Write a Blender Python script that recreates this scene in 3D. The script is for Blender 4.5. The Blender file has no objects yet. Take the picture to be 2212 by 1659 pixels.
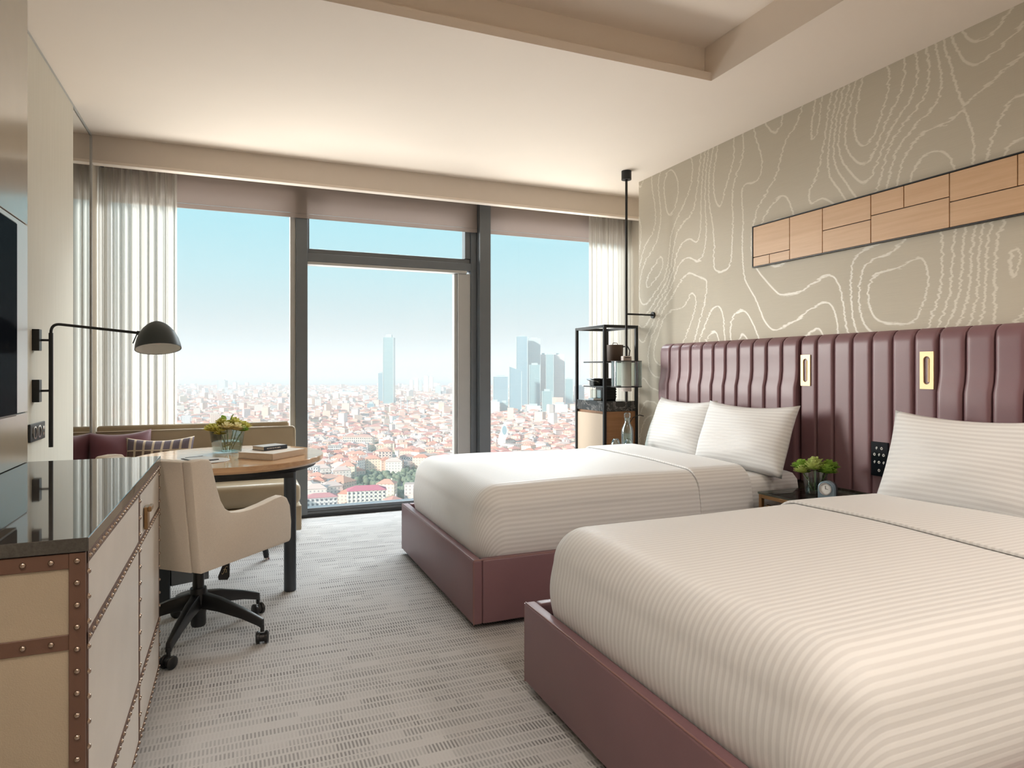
import bpy, bmesh, math, random
from mathutils import Vector, Matrix

sc = bpy.context.scene
col = sc.collection
rnd = random.Random(7)

# ------------------------------------------------------------------ camera
IMG_W, IMG_H = 2212.0, 1659.0
F, CX, CY, EYE = 1430.0, 1106.0, 800.0, 1.27
YAW = math.atan((CX - 511.0) / F)
SN, CN = math.sin(YAW), math.cos(YAW)
cam_d = bpy.data.cameras.new('camera')
cam = bpy.data.objects.new('camera', cam_d)
col.objects.link(cam)
cam.location = (0, 0, EYE)
cam.rotation_euler = (math.pi / 2, 0, -YAW)
cam_d.sensor_fit = 'HORIZONTAL'
cam_d.sensor_width = 36.0
cam_d.lens = 36.0 * F / IMG_W
cam_d.shift_y = -(IMG_H / 2 - CY) / IMG_W
cam_d.clip_start = 0.05
cam_d.clip_end = 30000
sc.camera = cam

# ------------------------------------------------------------------ sky, sun, exposure
sc.view_settings.view_transform = 'Standard'
sc.view_settings.look = 'None'
sc.view_settings.gamma = 1.0
sc.view_settings.use_curve_mapping = False
sc.view_settings.exposure = 0.28

world = bpy.data.worlds.new('sky')
sc.world = world
world.use_nodes = True
wt = world.node_tree
wt.nodes.clear()
w_out = wt.nodes.new('ShaderNodeOutputWorld')
w_bg = wt.nodes.new('ShaderNodeBackground')
w_tc = wt.nodes.new('ShaderNodeTexCoord')
w_sp = wt.nodes.new('ShaderNodeSeparateXYZ')
w_rp = wt.nodes.new('ShaderNodeValToRGB')
wt.links.new(w_tc.outputs['Generated'], w_sp.inputs[0])
wt.links.new(w_sp.outputs['Z'], w_rp.inputs['Fac'])
wt.links.new(w_rp.outputs['Color'], w_bg.inputs['Color'])
wt.links.new(w_bg.outputs[0], w_out.inputs['Surface'])
cr = w_rp.color_ramp
cr.elements[0].position = 0.0
cr.elements[0].color = (0.56, 0.56, 0.56, 1)
cr.elements[1].position = 1.0
cr.elements[1].color = (0.22, 0.50, 0.80, 1)
for p, c in ((0.05, (0.55, 0.60, 0.61)), (0.14, (0.44, 0.68, 0.735)), (0.24, (0.33, 0.68, 0.78))):
    e = cr.elements.new(p)
    e.color = (*c, 1)
w_bg.inputs['Strength'].default_value = 1.0

sun_d = bpy.data.lights.new('sun', 'SUN')
sun = bpy.data.objects.new('sun', sun_d)
col.objects.link(sun)
sun_d.energy = 6.0
sun_d.color = (1.0, 0.93, 0.85)
sun_d.angle = math.radians(4)
SUN_DIR = Vector((0.86, 0.32, -0.38)).normalized()
sun.rotation_euler = SUN_DIR.to_track_quat('-Z', 'Y').to_euler()
sun.location = (-3, 9, 6)

# window portal: tells the sampler where daylight enters, adds no light of its own
por_d = bpy.data.lights.new('window_portal', 'AREA')
por_d.shape = 'RECTANGLE'
por_d.size, por_d.size_y = 4.7, 2.9
por_d.cycles.is_portal = True
por = bpy.data.objects.new('window_portal', por_d)
col.objects.link(por)
por.location = (1.39, 6.09, 1.45)
por.rotation_euler = (math.radians(-90), 0, 0)

# daylight stand-ins: added area lights outside the glazing, out of view
def window_fill(name, loc, aim, sx, sy, watts, c):
    d = bpy.data.lights.new(name, 'AREA')
    d.shape = 'RECTANGLE'; d.size, d.size_y = sx, sy
    d.energy = watts; d.color = c
    o = bpy.data.objects.new(name, d); col.objects.link(o)
    o.location = loc
    o.rotation_euler = (Vector(aim) - Vector(loc)).to_track_quat('-Z', 'Z').to_euler()
    return o
window_fill('window_fill_upper', (4.2, 9.6, 5.7), (0.4, 2.6, 0.7), 8.0, 3.4, 2150.0, (0.93, 0.965, 1.0))
window_fill('window_fill_side', (-11.0, 17.0, 3.9), (2.8, 3.0, 1.0), 5.5, 5.0, 4300.0, (1.0, 0.95, 0.90))
window_fill('window_fill_lower', (1.2, 9.0, -3.8), (1.4, 3.6, 3.0), 9.0, 5.0, 1700.0, (1.0, 0.955, 0.91))

sc.cycles.max_bounces = 11
sc.cycles.diffuse_bounces = 5
sc.cycles.adaptive_threshold = 0.025
sc.cycles.glossy_bounces = 6
sc.cycles.transmission_bounces = 10
sc.cycles.transparent_max_bounces = 24
sc.cycles.volume_bounces = 3
sc.cycles.sample_clamp_indirect = 6.0
sc.cycles.caustics_reflective = False
sc.cycles.caustics_refractive = False


# ------------------------------------------------------------------ pixel helpers (give real points on known planes)
def ray(x, y):
    u = (x - CX) / F
    return (SN + u * CN, CN - u * SN, -(y - CY) / F)


def pz(x, y, z):
    a = ray(x, y); t = (z - EYE) / a[2]
    return Vector((a[0] * t, a[1] * t, z))


def pX(x, y, X):
    a = ray(x, y); t = X / a[0]
    return Vector((X, a[1] * t, EYE + a[2] * t))


def pY(x, y, Y):
    a = ray(x, y); t = Y / a[1]
    return Vector((a[0] * t, Y, EYE + a[2] * t))


def pD(x, y, D):
    a = ray(x, y)
    return Vector((a[0] * D, a[1] * D, EYE + a[2] * D))


# ------------------------------------------------------------------ materials
class NT:
    def __init__(self, name):
        self.m = bpy.data.materials.new(name)
        self.m.use_nodes = True
        self.t = self.m.node_tree
        self.t.nodes.clear()
        self.out = self.t.nodes.new('ShaderNodeOutputMaterial')

    def n(self, typ, **kw):
        nd = self.t.nodes.new('ShaderNode' + typ)
        for k, v in kw.items():
            setattr(nd, k, v)
        return nd

    def l(self, a, b):
        self.t.links.new(a, b)

    def math(self, op, a, b=None, c=None, clamp=False):
        nd = self.n('Math', operation=op, use_clamp=clamp)
        for i, v in enumerate((a, b, c)):
            if v is None:
                continue
            if isinstance(v, (int, float)):
                nd.inputs[i].default_value = v
            else:
                self.l(v, nd.inputs[i])
        return nd.outputs[0]

    def mix(self, f, a, b):
        nd = self.n('MixRGB')
        for i, v in enumerate((f, a, b)):
            if isinstance(v, (int, float)):
                nd.inputs[i].default_value = v
            elif isinstance(v, tuple):
                nd.inputs[i].default_value = (*v, 1) if len(v) == 3 else v
            else:
                self.l(v, nd.inputs[i])
        return nd.outputs[0]

    def coord(self, which='Object'):
        return self.n('TexCoord').outputs[which]

    def xyz(self, v):
        s = self.n('SeparateXYZ'); self.l(v, s.inputs[0])
        return s.outputs

    def vec(self, x, y, z):
        c = self.n('CombineXYZ')
        for i, v in enumerate((x, y, z)):
            if isinstance(v, (int, float)):
                c.inputs[i].default_value = v
            else:
                self.l(v, c.inputs[i])
        return c.outputs[0]

    def noise(self, vec, scale=5, detail=2, rough=0.5, dist=0.0):
        nd = self.n('TexNoise')
        if vec is not None:
            self.l(vec, nd.inputs['Vector'])
        nd.inputs['Scale'].default_value = scale
        nd.inputs['Detail'].default_value = detail
        nd.inputs['Roughness'].default_value = rough
        nd.inputs['Distortion'].default_value = dist
        return nd.outputs['Fac']

    def scale(self, v, s):
        nd = self.n('Mapping'); self.l(v, nd.inputs[0])
        nd.inputs['Scale'].default_value = s
        return nd.outputs[0]

    def ramp(self, f, stops):
        nd = self.n('ValToRGB'); self.l(f, nd.inputs[0])
        e = nd.color_ramp.elements
        e[0].position, e[0].color = stops[0][0], (*stops[0][1], 1)
        e[1].position, e[1].color = stops[-1][0], (*stops[-1][1], 1)
        for p, c in stops[1:-1]:
            k = e.new(p); k.color = (*c, 1)
        return nd.outputs['Color']

    def bump(self, h, strength=0.2, dist=0.01):
        nd = self.n('Bump')
        nd.inputs['Strength'].default_value = strength
        nd.inputs['Distance'].default_value = dist
        self.l(h, nd.inputs['Height'])
        return nd.outputs[0]

    def pbr(self, color, rough=0.5, metal=0.0, spec=0.5, normal=None, **kw):
        b = self.n('BsdfPrincipled')
        for nm, v in (('Base Color', color), ('Roughness', rough), ('Metallic', metal), ('Specular IOR Level', spec)):
            if isinstance(v, tuple):
                b.inputs[nm].default_value = (*v, 1)
            elif isinstance(v, (int, float)):
                b.inputs[nm].default_value = v
            else:
                self.l(v, b.inputs[nm])
        if normal is not None:
            self.l(normal, b.inputs['Normal'])
        for k, v in kw.items():
            b.inputs[k.replace('_', ' ')].default_value = v
        return b

    def done(self, shader, slot='Surface'):
        self.l(shader.outputs[0] if hasattr(shader, 'outputs') else shader, self.out.inputs[slot])
        return self.m


def simple(name, color, rough=0.5, metal=0.0, spec=0.5, var=0.08, nscale=12.0, bump=0.0, bscale=60.0, **kw):
    t = NT(name)
    co = t.coord()
    nz = t.noise(co, nscale, 3)
    lo = tuple(c * (1 - var) for c in color); hi = tuple(min(1, c * (1 + var)) for c in color)
    cc = t.mix(nz, lo, hi)
    nrm = None
    if bump:
        nrm = t.bump(t.noise(co, bscale, 3), bump, 0.004)
    return t.done(t.pbr(cc, rough, metal, spec, nrm, **kw))


def m_carpet():
    t = NT('carpet')
    x, y, z = t.xyz(t.coord())
    yw = t.math('ADD', y, t.math('MULTIPLY', t.noise(t.vec(0, t.math('MULTIPLY', y, 9.0), 0), 1, 1), 0.075))
    yy = t.math('DIVIDE', yw, 0.046)
    row = t.math('FLOOR', yy)
    fy = t.math('FRACT', yy)
    wn = t.n('TexWhiteNoise', noise_dimensions='1D'); t.l(row, wn.inputs['W'])
    off = wn.outputs['Value']
    sx = t.math('FRACT', t.math('ADD', t.math('DIVIDE', x, 0.0128), off))
    stroke = t.math('MULTIPLY', t.math('MULTIPLY', t.math('SUBTRACT', 0.72, sx), 6, clamp=True), t.math('MULTIPLY', t.math('SUBTRACT', sx, 0.06), 6, clamp=True))
    ry = t.math('MULTIPLY', t.math('MULTIPLY', t.math('SUBTRACT', 0.97, fy), 9, clamp=True), t.math('MULTIPLY', t.math('SUBTRACT', fy, 0.10), 9, clamp=True))
    def blockmask(w, k, seed):
        bx = t.math('FLOOR', t.math('ADD', t.math('DIVIDE', x, w), t.math('MULTIPLY', off, 17.0 + seed)))
        by = t.math('FLOOR', t.math('DIVIDE', row, k))
        n2 = t.n('TexWhiteNoise', noise_dimensions='2D')
        t.l(t.vec(t.math('ADD', bx, seed), by, 0), n2.inputs['Vector'])
        return n2.outputs['Value']
    m1 = blockmask(0.115, 1.0, 3.0)
    m2 = blockmask(0.31, 2.0, 9.0)
    big = t.noise(t.vec(t.math('MULTIPLY', x, 1.6), t.math('MULTIPLY', y, 2.2), 3.0), 1.0, 2)
    lvl = t.math('ADD', t.math('ADD', t.math('MULTIPLY', m1, 0.42), t.math('MULTIPLY', m2, 0.30)), t.math('MULTIPLY', big, 0.75))
    msk = t.math('MULTIPLY', t.math('SUBTRACT', lvl, 0.36), 1.45, clamp=True)
    fine = t.noise(t.coord(), 380, 2, 0.7)
    f = t.math('MULTIPLY', t.math('MULTIPLY', stroke, ry), msk, clamp=True)
    base = t.mix(fine, (0.43, 0.42, 0.412), (0.58, 0.57, 0.56))
    dark = t.mix(fine, (0.15, 0.145, 0.145), (0.25, 0.24, 0.24))
    c = t.mix(f, base, dark)
    return t.done(t.pbr(c, 0.92, spec=0.2, normal=t.bump(fine, 0.35, 0.004)))


def m_wallpaper():
    t = NT('wallpaper')
    x, y, z = t.xyz(t.coord())
    jag = t.noise(t.vec(t.math('MULTIPLY', y, 9.0), t.math('MULTIPLY', z, 44.0), 0), 1.0, 3, 0.7)
    zz = t.math('ADD', z, t.math('MULTIPLY', jag, 0.05))
    yj = t.math('ADD', y, t.math('MULTIPLY', jag, 0.055))
    def field(dy, dz):
        return t.noise(t.vec(t.math('MULTIPLY', t.math('ADD', yj, dy), 1.55), t.math('MULTIPLY', t.math('ADD', zz, dz), 0.85), 5.3), 1.0, 1.2, 0.35)
    n = field(0.0, 0.0)
    ga = t.math('SUBTRACT', field(0.01, 0.0), n); gb = t.math('SUBTRACT', field(0.0, 0.01), n)
    g = t.math('MULTIPLY', t.math('SQRT', t.math('ADD', t.math('MULTIPLY', ga, ga), t.math('MULTIPLY', gb, gb))), 100.0)
    g = t.math('MAXIMUM', g, 0.05)
    K = 21.0
    v = t.math('ABSOLUTE', t.math('SUBTRACT', t.math('FRACT', t.math('MULTIPLY', n, K)), 0.5))
    dist = t.math('DIVIDE', v, t.math('MULTIPLY', g, K))          # metres to the nearest contour
    line = t.math('SUBTRACT', 1.6, t.math('DIVIDE', dist, 0.0052), clamp=True)
    line = t.math('POWER', line, 0.8)
    weave = t.noise(t.vec(t.math('MULTIPLY', y, 6.0), t.math('MULTIPLY', z, 420.0), 0), 1.0, 2)
    c0 = t.mix(weave, (0.50, 0.445, 0.35), (0.58, 0.525, 0.425))
    c = t.mix(t.math('MULTIPLY', line, 0.7), c0, (0.78, 0.73, 0.63))
    return t.done(t.pbr(c, t.mix(line, (0.55,) * 3, (0.35,) * 3), spec=0.4, normal=t.bump(weave, 0.12, 0.003)))


def m_fabric_wall(name, c0, c1, sy=300.0):
    t = NT(name)
    x, y, z = t.xyz(t.coord())
    n = t.noise(t.vec(t.math('MULTIPLY', x, 120.0), t.math('MULTIPLY', y, 120.0), t.math('MULTIPLY', z, 3.0)), 1.0, 3)
    return t.done(t.pbr(t.mix(n, c0, c1), 0.6, spec=0.3, normal=t.bump(n, 0.1, 0.003)))


def m_linen():
    t = NT('striped_linen')
    uv = t.coord('UV')
    u, v, _ = t.xyz(uv)
    s = t.math('SINE', t.math('MULTIPLY', v, 2 * math.pi / 0.0235))
    s = t.math('ADD', t.math('MULTIPLY', t.math('MULTIPLY', s, 2.2), 0.5), 0.5, clamp=True)
    s = t.math('MINIMUM', t.math('MAXIMUM', s, 0.0), 1.0)
    wr = t.noise(t.vec(t.math('MULTIPLY', u, 3.0), t.math('MULTIPLY', v, 3.0), 0), 1.0, 3)
    c = t.mix(s, (0.72, 0.71, 0.705), (0.82, 0.815, 0.81))  # woven stripes; part of their satin sheen is put into the colour
    r = t.math('ADD', t.math('MULTIPLY', s, 0.3), 0.45)
    h = t.math('ADD', t.math('MULTIPLY', s, 0.2), wr)
    return t.done(t.pbr(c, r, spec=0.35, normal=t.bump(h, 0.10, 0.02), Sheen_Weight=0.15))


def m_leather(name, c, rough=0.36, bs=260.0, bst=0.06, spec=0.5):
    t = NT(name)
    co = t.coord()
    n = t.noise(co, bs, 3, 0.6)
    n2 = t.noise(co, 5.0, 3)
    cc = t.mix(n2, tuple(k * 0.9 for k in c), tuple(k * 1.12 for k in c))
    return t.done(t.pbr(cc, rough, spec=spec, normal=t.bump(t.math('ADD', n, t.math('MULTIPLY', n2, 0.6)), bst, 0.004)))


def m_wood(name, c0, c1, axis=1, rough=0.4, k=1.0):
    t = NT(name)
    o = t.xyz(t.coord())
    sc_ = [38.0, 38.0, 38.0]; sc_[axis] = 1.6
    v = t.vec(*(t.math('MULTIPLY', o[i], sc_[i] * k) for i in range(3)))
    n = t.noise(v, 1.0, 4, 0.6, 0.4)
    fine = t.noise(t.scale(v, (6, 6, 6)), 1.0, 2)
    f = t.math('ADD', t.math('MULTIPLY', n, 0.75), t.math('MULTIPLY', fine, 0.25))
    return t.done(t.pbr(t.ramp(f, ((0.3, c0), (0.7, c1))), rough, spec=0.45, normal=t.bump(f, 0.05, 0.002)))


def m_marble(name, dark=(0.02, 0.019, 0.018), vein=(0.45, 0.42, 0.4), rough=0.12, amt=0.5):
    t = NT(name)
    co = t.coord()
    w = t.noise(co, 6.0, 5, 0.6, 1.2)
    l = t.math('SUBTRACT', 1.0, t.math('MULTIPLY', t.math('ABSOLUTE', t.math('SUBTRACT', w, 0.5)), 28.0), clamp=True)
    sp = t.noise(co, 160, 2, 0.7)
    base = t.mix(sp, dark, tuple(k * 2.6 for k in dark))
    return t.done(t.pbr(t.mix(t.math('MULTIPLY', l, amt), base, vein), rough, spec=0.6))


def m_window_glass():
    t = NT('window_glass')
    fr = t.n('Fresnel'); fr.inputs[0].default_value = 1.42
    tr = t.n('BsdfTransparent'); tr.inputs[0].default_value = (0.97, 0.985, 0.98, 1)
    gl = t.n('BsdfGlossy'); gl.inputs['Roughness'].default_value = 0.02
    gl.inputs[0].default_value = (0.9, 0.95, 0.96, 1)
    mx = t.n('MixShader')
    t.l(t.math('MULTIPLY', fr.outputs[0], 0.35), mx.inputs[0]); t.l(tr.outputs[0], mx.inputs[1]); t.l(gl.outputs[0], mx.inputs[2])
    return t.done(mx)


def m_thin_glass(name, tint=(0.93, 0.97, 0.96)):
    t = NT(name)
    lw = t.n('LayerWeight'); lw.inputs[0].default_value = 0.35
    tr = t.n('BsdfTransparent'); tr.inputs[0].default_value = (*tint, 1)
    gl = t.n('BsdfGlossy'); gl.inputs['Roughness'].default_value = 0.03
    mx = t.n('MixShader')
    t.l(t.math('ADD', t.math('MULTIPLY', lw.outputs['Fresnel'], 0.75), 0.04, clamp=True), mx.inputs[0])
    t.l(tr.outputs[0], mx.inputs[1]); t.l(gl.outputs[0], mx.inputs[2])
    return t.done(mx)


def m_sheer():
    t = NT('sheer_voile')
    x, y, z = t.xyz(t.coord())
    th = t.noise(t.vec(t.math('MULTIPLY', x, 260.0), t.math('MULTIPLY', y, 260.0), t.math('MULTIPLY', z, 0.7)), 1.0, 3, 0.7)
    c = t.mix(th, (0.52, 0.49, 0.435), (0.82, 0.795, 0.75))
    df = t.n('BsdfDiffuse'); t.l(c, df.inputs[0])
    tl = t.n('BsdfTranslucent'); t.l(c, tl.inputs[0])
    tr = t.n('BsdfTransparent'); tr.inputs[0].default_value = (1, 1, 1, 1)
    m1 = t.n('MixShader'); m1.inputs[0].default_value = 0.45
    t.l(df.outputs[0], m1.inputs[1]); t.l(tl.outputs[0], m1.inputs[2])
    m2 = t.n('MixShader')
    t.l(t.math('ADD', t.math('MULTIPLY', th, 0.26), 0.0, clamp=True), m2.inputs[0])
    t.l(m1.outputs[0], m2.inputs[1]); t.l(tr.outputs[0], m2.inputs[2])
    return t.done(m2)


def m_blind():
    t = NT('roller_blind_fabric')
    x, y, z = t.xyz(t.coord())
    n = t.noise(t.vec(t.math('MULTIPLY', x, 330.0), 0.0, t.math('MULTIPLY', z, 330.0)), 1.0, 2)
    c = t.mix(n, (0.40, 0.345, 0.315), (0.50, 0.44, 0.40))
    df = t.n('BsdfDiffuse'); t.l(c, df.inputs[0])
    tl = t.n('BsdfTranslucent'); tl.inputs[0].default_value = (0.52, 0.46, 0.43, 1)
    m1 = t.n('MixShader'); m1.inputs[0].default_value = 0.45
    t.l(df.outputs[0], m1.inputs[1]); t.l(tl.outputs[0], m1.inputs[2])
    return t.done(m1)


def m_house_wall():
    t = NT('house_wall')
    a = t.n('Attribute', attribute_name='Col')
    u, v, _ = t.xyz(t.coord('UV'))
    fu = t.math('FRACT', t.math('DIVIDE', u, 3.4))
    fv = t.math('FRACT', t.math('DIVIDE', v, 3.1))
    wu = t.math('MULTIPLY', t.math('GREATER_THAN', fu, 0.30), t.math('LESS_THAN', fu, 0.68))
    wv = t.math('MULTIPLY', t.math('GREATER_THAN', fv, 0.34), t.math('LESS_THAN', fv, 0.80))
    w = t.math('MULTIPLY', wu, wv)
    c = t.mix(t.math('MULTIPLY', w, 0.55), a.outputs['Color'], (0.16, 0.17, 0.19))
    return t.done(t.pbr(c, 0.85, spec=0.2))


def m_attr(name, rough=0.85, spec=0.2):
    t = NT(name)
    a = t.n('Attribute', attribute_name='Col')
    n = t.noise(t.coord(), 0.9, 2)
    c = t.mix(t.math('MULTIPLY', n, 0.25), a.outputs['Color'], (0.35, 0.25, 0.2))
    return t.done(t.pbr(c, rough, spec=spec))


def m_tower(name, c0, c1, floor=4.0, bay=3.0, rough=0.25):
    t = NT(name)
    u, v, _ = t.xyz(t.coord('UV'))
    fv = t.math('LESS_THAN', t.math('FRACT', t.math('DIVIDE', v, floor)), 0.3)
    fu = t.math('LESS_THAN', t.math('FRACT', t.math('DIVIDE', u, bay)), 0.16)
    f = t.math('MAXIMUM', fv, fu)
    return t.done(t.pbr(t.mix(f, c0, c1), rough, spec=0.5))


MAT = {}
M = MAT
M['carpet'] = m_carpet()
M['wallpaper'] = m_wallpaper()
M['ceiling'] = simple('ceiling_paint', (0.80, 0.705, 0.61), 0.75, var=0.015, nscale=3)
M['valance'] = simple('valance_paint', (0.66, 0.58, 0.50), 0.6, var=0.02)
M['wall_fabric'] = m_fabric_wall('wall_fabric', (0.60, 0.56, 0.47), (0.70, 0.66, 0.57))
M['wall_plain'] = simple('wall_paint', (0.70, 0.64, 0.55), 0.7, var=0.02)
M['mirror'] = simple('mirror_silver', (0.86, 0.87, 0.84), 0.01, 1.0, var=0.005)
M['lacquer'] = simple('beige_lacquer', (0.40, 0.345, 0.26), 0.22, 0.15, 0.6, var=0.04, Coat_Weight=0.4, Coat_Roughness=0.12)
M['lacquer_sheen'] = simple('lacquer_window_sheen', (0.68, 0.66, 0.64), 0.30, 0.1, 0.5, var=0.03, Coat_Weight=0.3)  # middle board: the window's reflection is put into this paler colour
def m_tv():
    t = NT('tv_screen_glass')
    n = t.noise(t.coord(), 30, 1)
    d = t.n('BsdfDiffuse'); t.l(t.mix(n, (0.006, 0.008, 0.012), (0.009, 0.011, 0.015)), d.inputs[0])
    g = t.n('BsdfGlossy'); g.inputs['Roughness'].default_value = 0.08
    m = t.n('MixShader'); m.inputs[0].default_value = 0.02
    t.l(d.outputs[0], m.inputs[1]); t.l(g.outputs[0], m.inputs[2])
    return t.done(m)
M['tv_screen'] = m_tv()
M['bronze_dark'] = simple('dark_bronze', (0.10, 0.065, 0.045), 0.35, 0.7, var=0.1)
M['frame_grey'] = simple('window_frame_paint', (0.15, 0.165, 0.18), 0.42, 0.2, 0.5, var=0.05)
M['frame_light'] = simple('window_frame_pale', (0.47, 0.465, 0.45), 0.45, 0.1, 0.5, var=0.05)
M['glass'] = m_window_glass()
M['clear_glass'] = m_thin_glass('clear_glass')
M['green_glass'] = m_thin_glass('table_glass', (0.78, 0.90, 0.86))
M['sheer'] = m_sheer()
M['blind'] = m_blind()
M['linen'] = m_linen()
M['leather'] = m_leather('burgundy_leather', (0.205, 0.108, 0.120), 0.40)
M['leather_seam'] = simple('dark_seam', (0.02, 0.006, 0.008), 0.5)
M['piping'] = simple('burgundy_piping', (0.24, 0.12, 0.11), 0.3)
M['brass'] = simple('polished_brass', (0.72, 0.53, 0.31), 0.48, 0.65, var=0.05)
M['brass_aged'] = simple('aged_brass', (0.36, 0.22, 0.11), 0.32, 0.9, var=0.15)
M['nail'] = simple('nailhead_bronze', (0.42, 0.33, 0.27), 0.22, 0.95, var=0.1)
M['black_metal'] = simple('black_powder_coat', (0.018, 0.018, 0.019), 0.42, 0.3, 0.5, var=0.15)
M['black_plastic'] = simple('black_plastic', (0.012, 0.012, 0.013), 0.38, var=0.15)
M['lamp_black'] = simple('lamp_black', (0.040, 0.050, 0.052), 0.45, 0.2, 0.5, var=0.1)
M['lamp_inner'] = simple('lamp_inner_white', (0.80, 0.79, 0.75), 0.6)
M['table_leg'] = simple('dark_slate_paint', (0.045, 0.052, 0.062), 0.4, 0.2)
M['chrome'] = simple('chrome', (0.72, 0.72, 0.74), 0.12, 1.0, var=0.03)
M['wood_panel'] = m_wood('pale_oak_veneer', (0.58, 0.36, 0.205), (0.68, 0.45, 0.27), 1, 0.42)
M['wood_table'] = m_wood('table_oak', (0.50, 0.29, 0.15), (0.66, 0.42, 0.24), 0, 0.12)
M['wood_cab'] = m_wood('cabinet_oak', (0.34, 0.16, 0.07), (0.48, 0.25, 0.12), 0, 0.4)
M['marble'] = m_marble('black_marble')
M['stone_top'] = m_marble('dark_stone', (0.030, 0.027, 0.024), (0.10, 0.09, 0.08), 0.03, 0.25)
M['sofa_leather'] = m_leather('tan_leather', (0.40, 0.32, 0.215), 0.33, 200, 0.08)
M['sofa_pipe'] = simple('tan_piping', (0.60, 0.52, 0.40), 0.35)
M['chair_fabric'] = simple('chair_fabric', (0.70, 0.625, 0.535), 0.75, spec=0.25, var=0.12, nscale=260, bump=0.15, bscale=420)
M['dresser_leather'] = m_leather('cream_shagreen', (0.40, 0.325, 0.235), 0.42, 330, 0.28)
M['dresser_front_lit'] = m_leather('shagreen_lit', (0.70, 0.645, 0.585), 0.40, 330, 0.2)  # door side: window light falling on it is put into the colour
M['strap'] = m_leather('brown_strap', (0.125, 0.062, 0.04), 0.5, 300, 0.05)
M['purple_fabric'] = simple('aubergine_velvet', (0.14, 0.035, 0.05), 0.6, var=0.2, nscale=8, Sheen_Weight=0.4)
M['paper'] = simple('book_paper', (0.66, 0.57, 0.46), 0.8, var=0.1, nscale=90)
M['book_tan'] = simple('book_cover_tan', (0.60, 0.50, 0.40), 0.5)
M['book_navy'] = simple('book_cover_navy', (0.035, 0.05, 0.075), 0.4)
M['pad_grey'] = simple('desk_pad', (0.42, 0.37, 0.32), 0.5)
M['white_print'] = simple('white_print', (0.75, 0.74, 0.72), 0.5)
M['gold_print'] = simple('gold_print', (0.65, 0.52, 0.30), 0.4, 0.4)
M['water'] = m_thin_glass('water', (0.88, 0.97, 0.96))
def m_petal(name, c):
    t = NT(name)
    n = t.noise(t.coord(), 45, 3)
    cc = t.mix(n, tuple(k * 0.7 for k in c), tuple(min(1, k * 1.25) for k in c))
    d = t.n('BsdfDiffuse'); t.l(cc, d.inputs[0])
    r = t.n('BsdfTranslucent'); t.l(cc, r.inputs[0])
    m = t.n('MixShader'); m.inputs[0].default_value = 0.45
    t.l(d.outputs[0], m.inputs[1]); t.l(r.outputs[0], m.inputs[2])
    return t.done(m)
for k_, c_ in (('bloom_yellow', (0.66, 0.60, 0.17)), ('bloom_cream', (0.80, 0.70, 0.38)), ('bloom_green', (0.33, 0.52, 0.10)), ('bloom_lime', (0.58, 0.66, 0.24))):
    M[k_] = m_petal(k_.replace('bloom', 'petal'), c_)
M['stem'] = simple('stem_green', (0.16, 0.26, 0.07), 0.5, var=0.2)
M['clock_blue'] = simple('clock_case', (0.22, 0.30, 0.36), 0.35, 0.2)
M['dark_plastic'] = simple('anthracite_plastic', (0.03, 0.03, 0.034), 0.4)
M['bucket'] = m_leather('brown_bucket', (0.105, 0.066, 0.045), 0.5)
M['opal'] = simple('opal_acrylic', (0.72, 0.64, 0.60), 0.5, var=0.02)
M['beige_door'] = simple('beige_lacquer_door', (0.60, 0.47, 0.35), 0.45, var=0.02)
M['house_wall'] = m_house_wall()
M['window_dark'] = simple('far_window_glass', (0.13, 0.14, 0.16), 0.3)
M['house_roof'] = m_attr('house_roof_tile')
M['street'] = simple('street_ground', (0.40, 0.35, 0.33), 0.95, var=0.3, nscale=0.03)
M['canopy'] = simple('tree_canopy', (0.17, 0.20, 0.13), 0.9, var=0.4, nscale=0.15)
M['tower_teal'] = m_tower('tower_teal_glass', (0.20, 0.33, 0.35), (0.34, 0.46, 0.47))
M['tower_blue'] = m_tower('tower_blue_glass', (0.19, 0.31, 0.37), (0.28, 0.40, 0.45), 4.2, 4.0)
M['tower_pale'] = m_tower('tower_pale_cladding', (0.40, 0.48, 0.48), (0.60, 0.63, 0.61))
M['tower_pink'] = m_tower('tower_pink_cladding', (0.74, 0.62, 0.58), (0.90, 0.76, 0.69), 3.6, 3.2, 0.6)
M['tower_white'] = simple('white_cladding', (0.82, 0.82, 0.80), 0.5)


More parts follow.
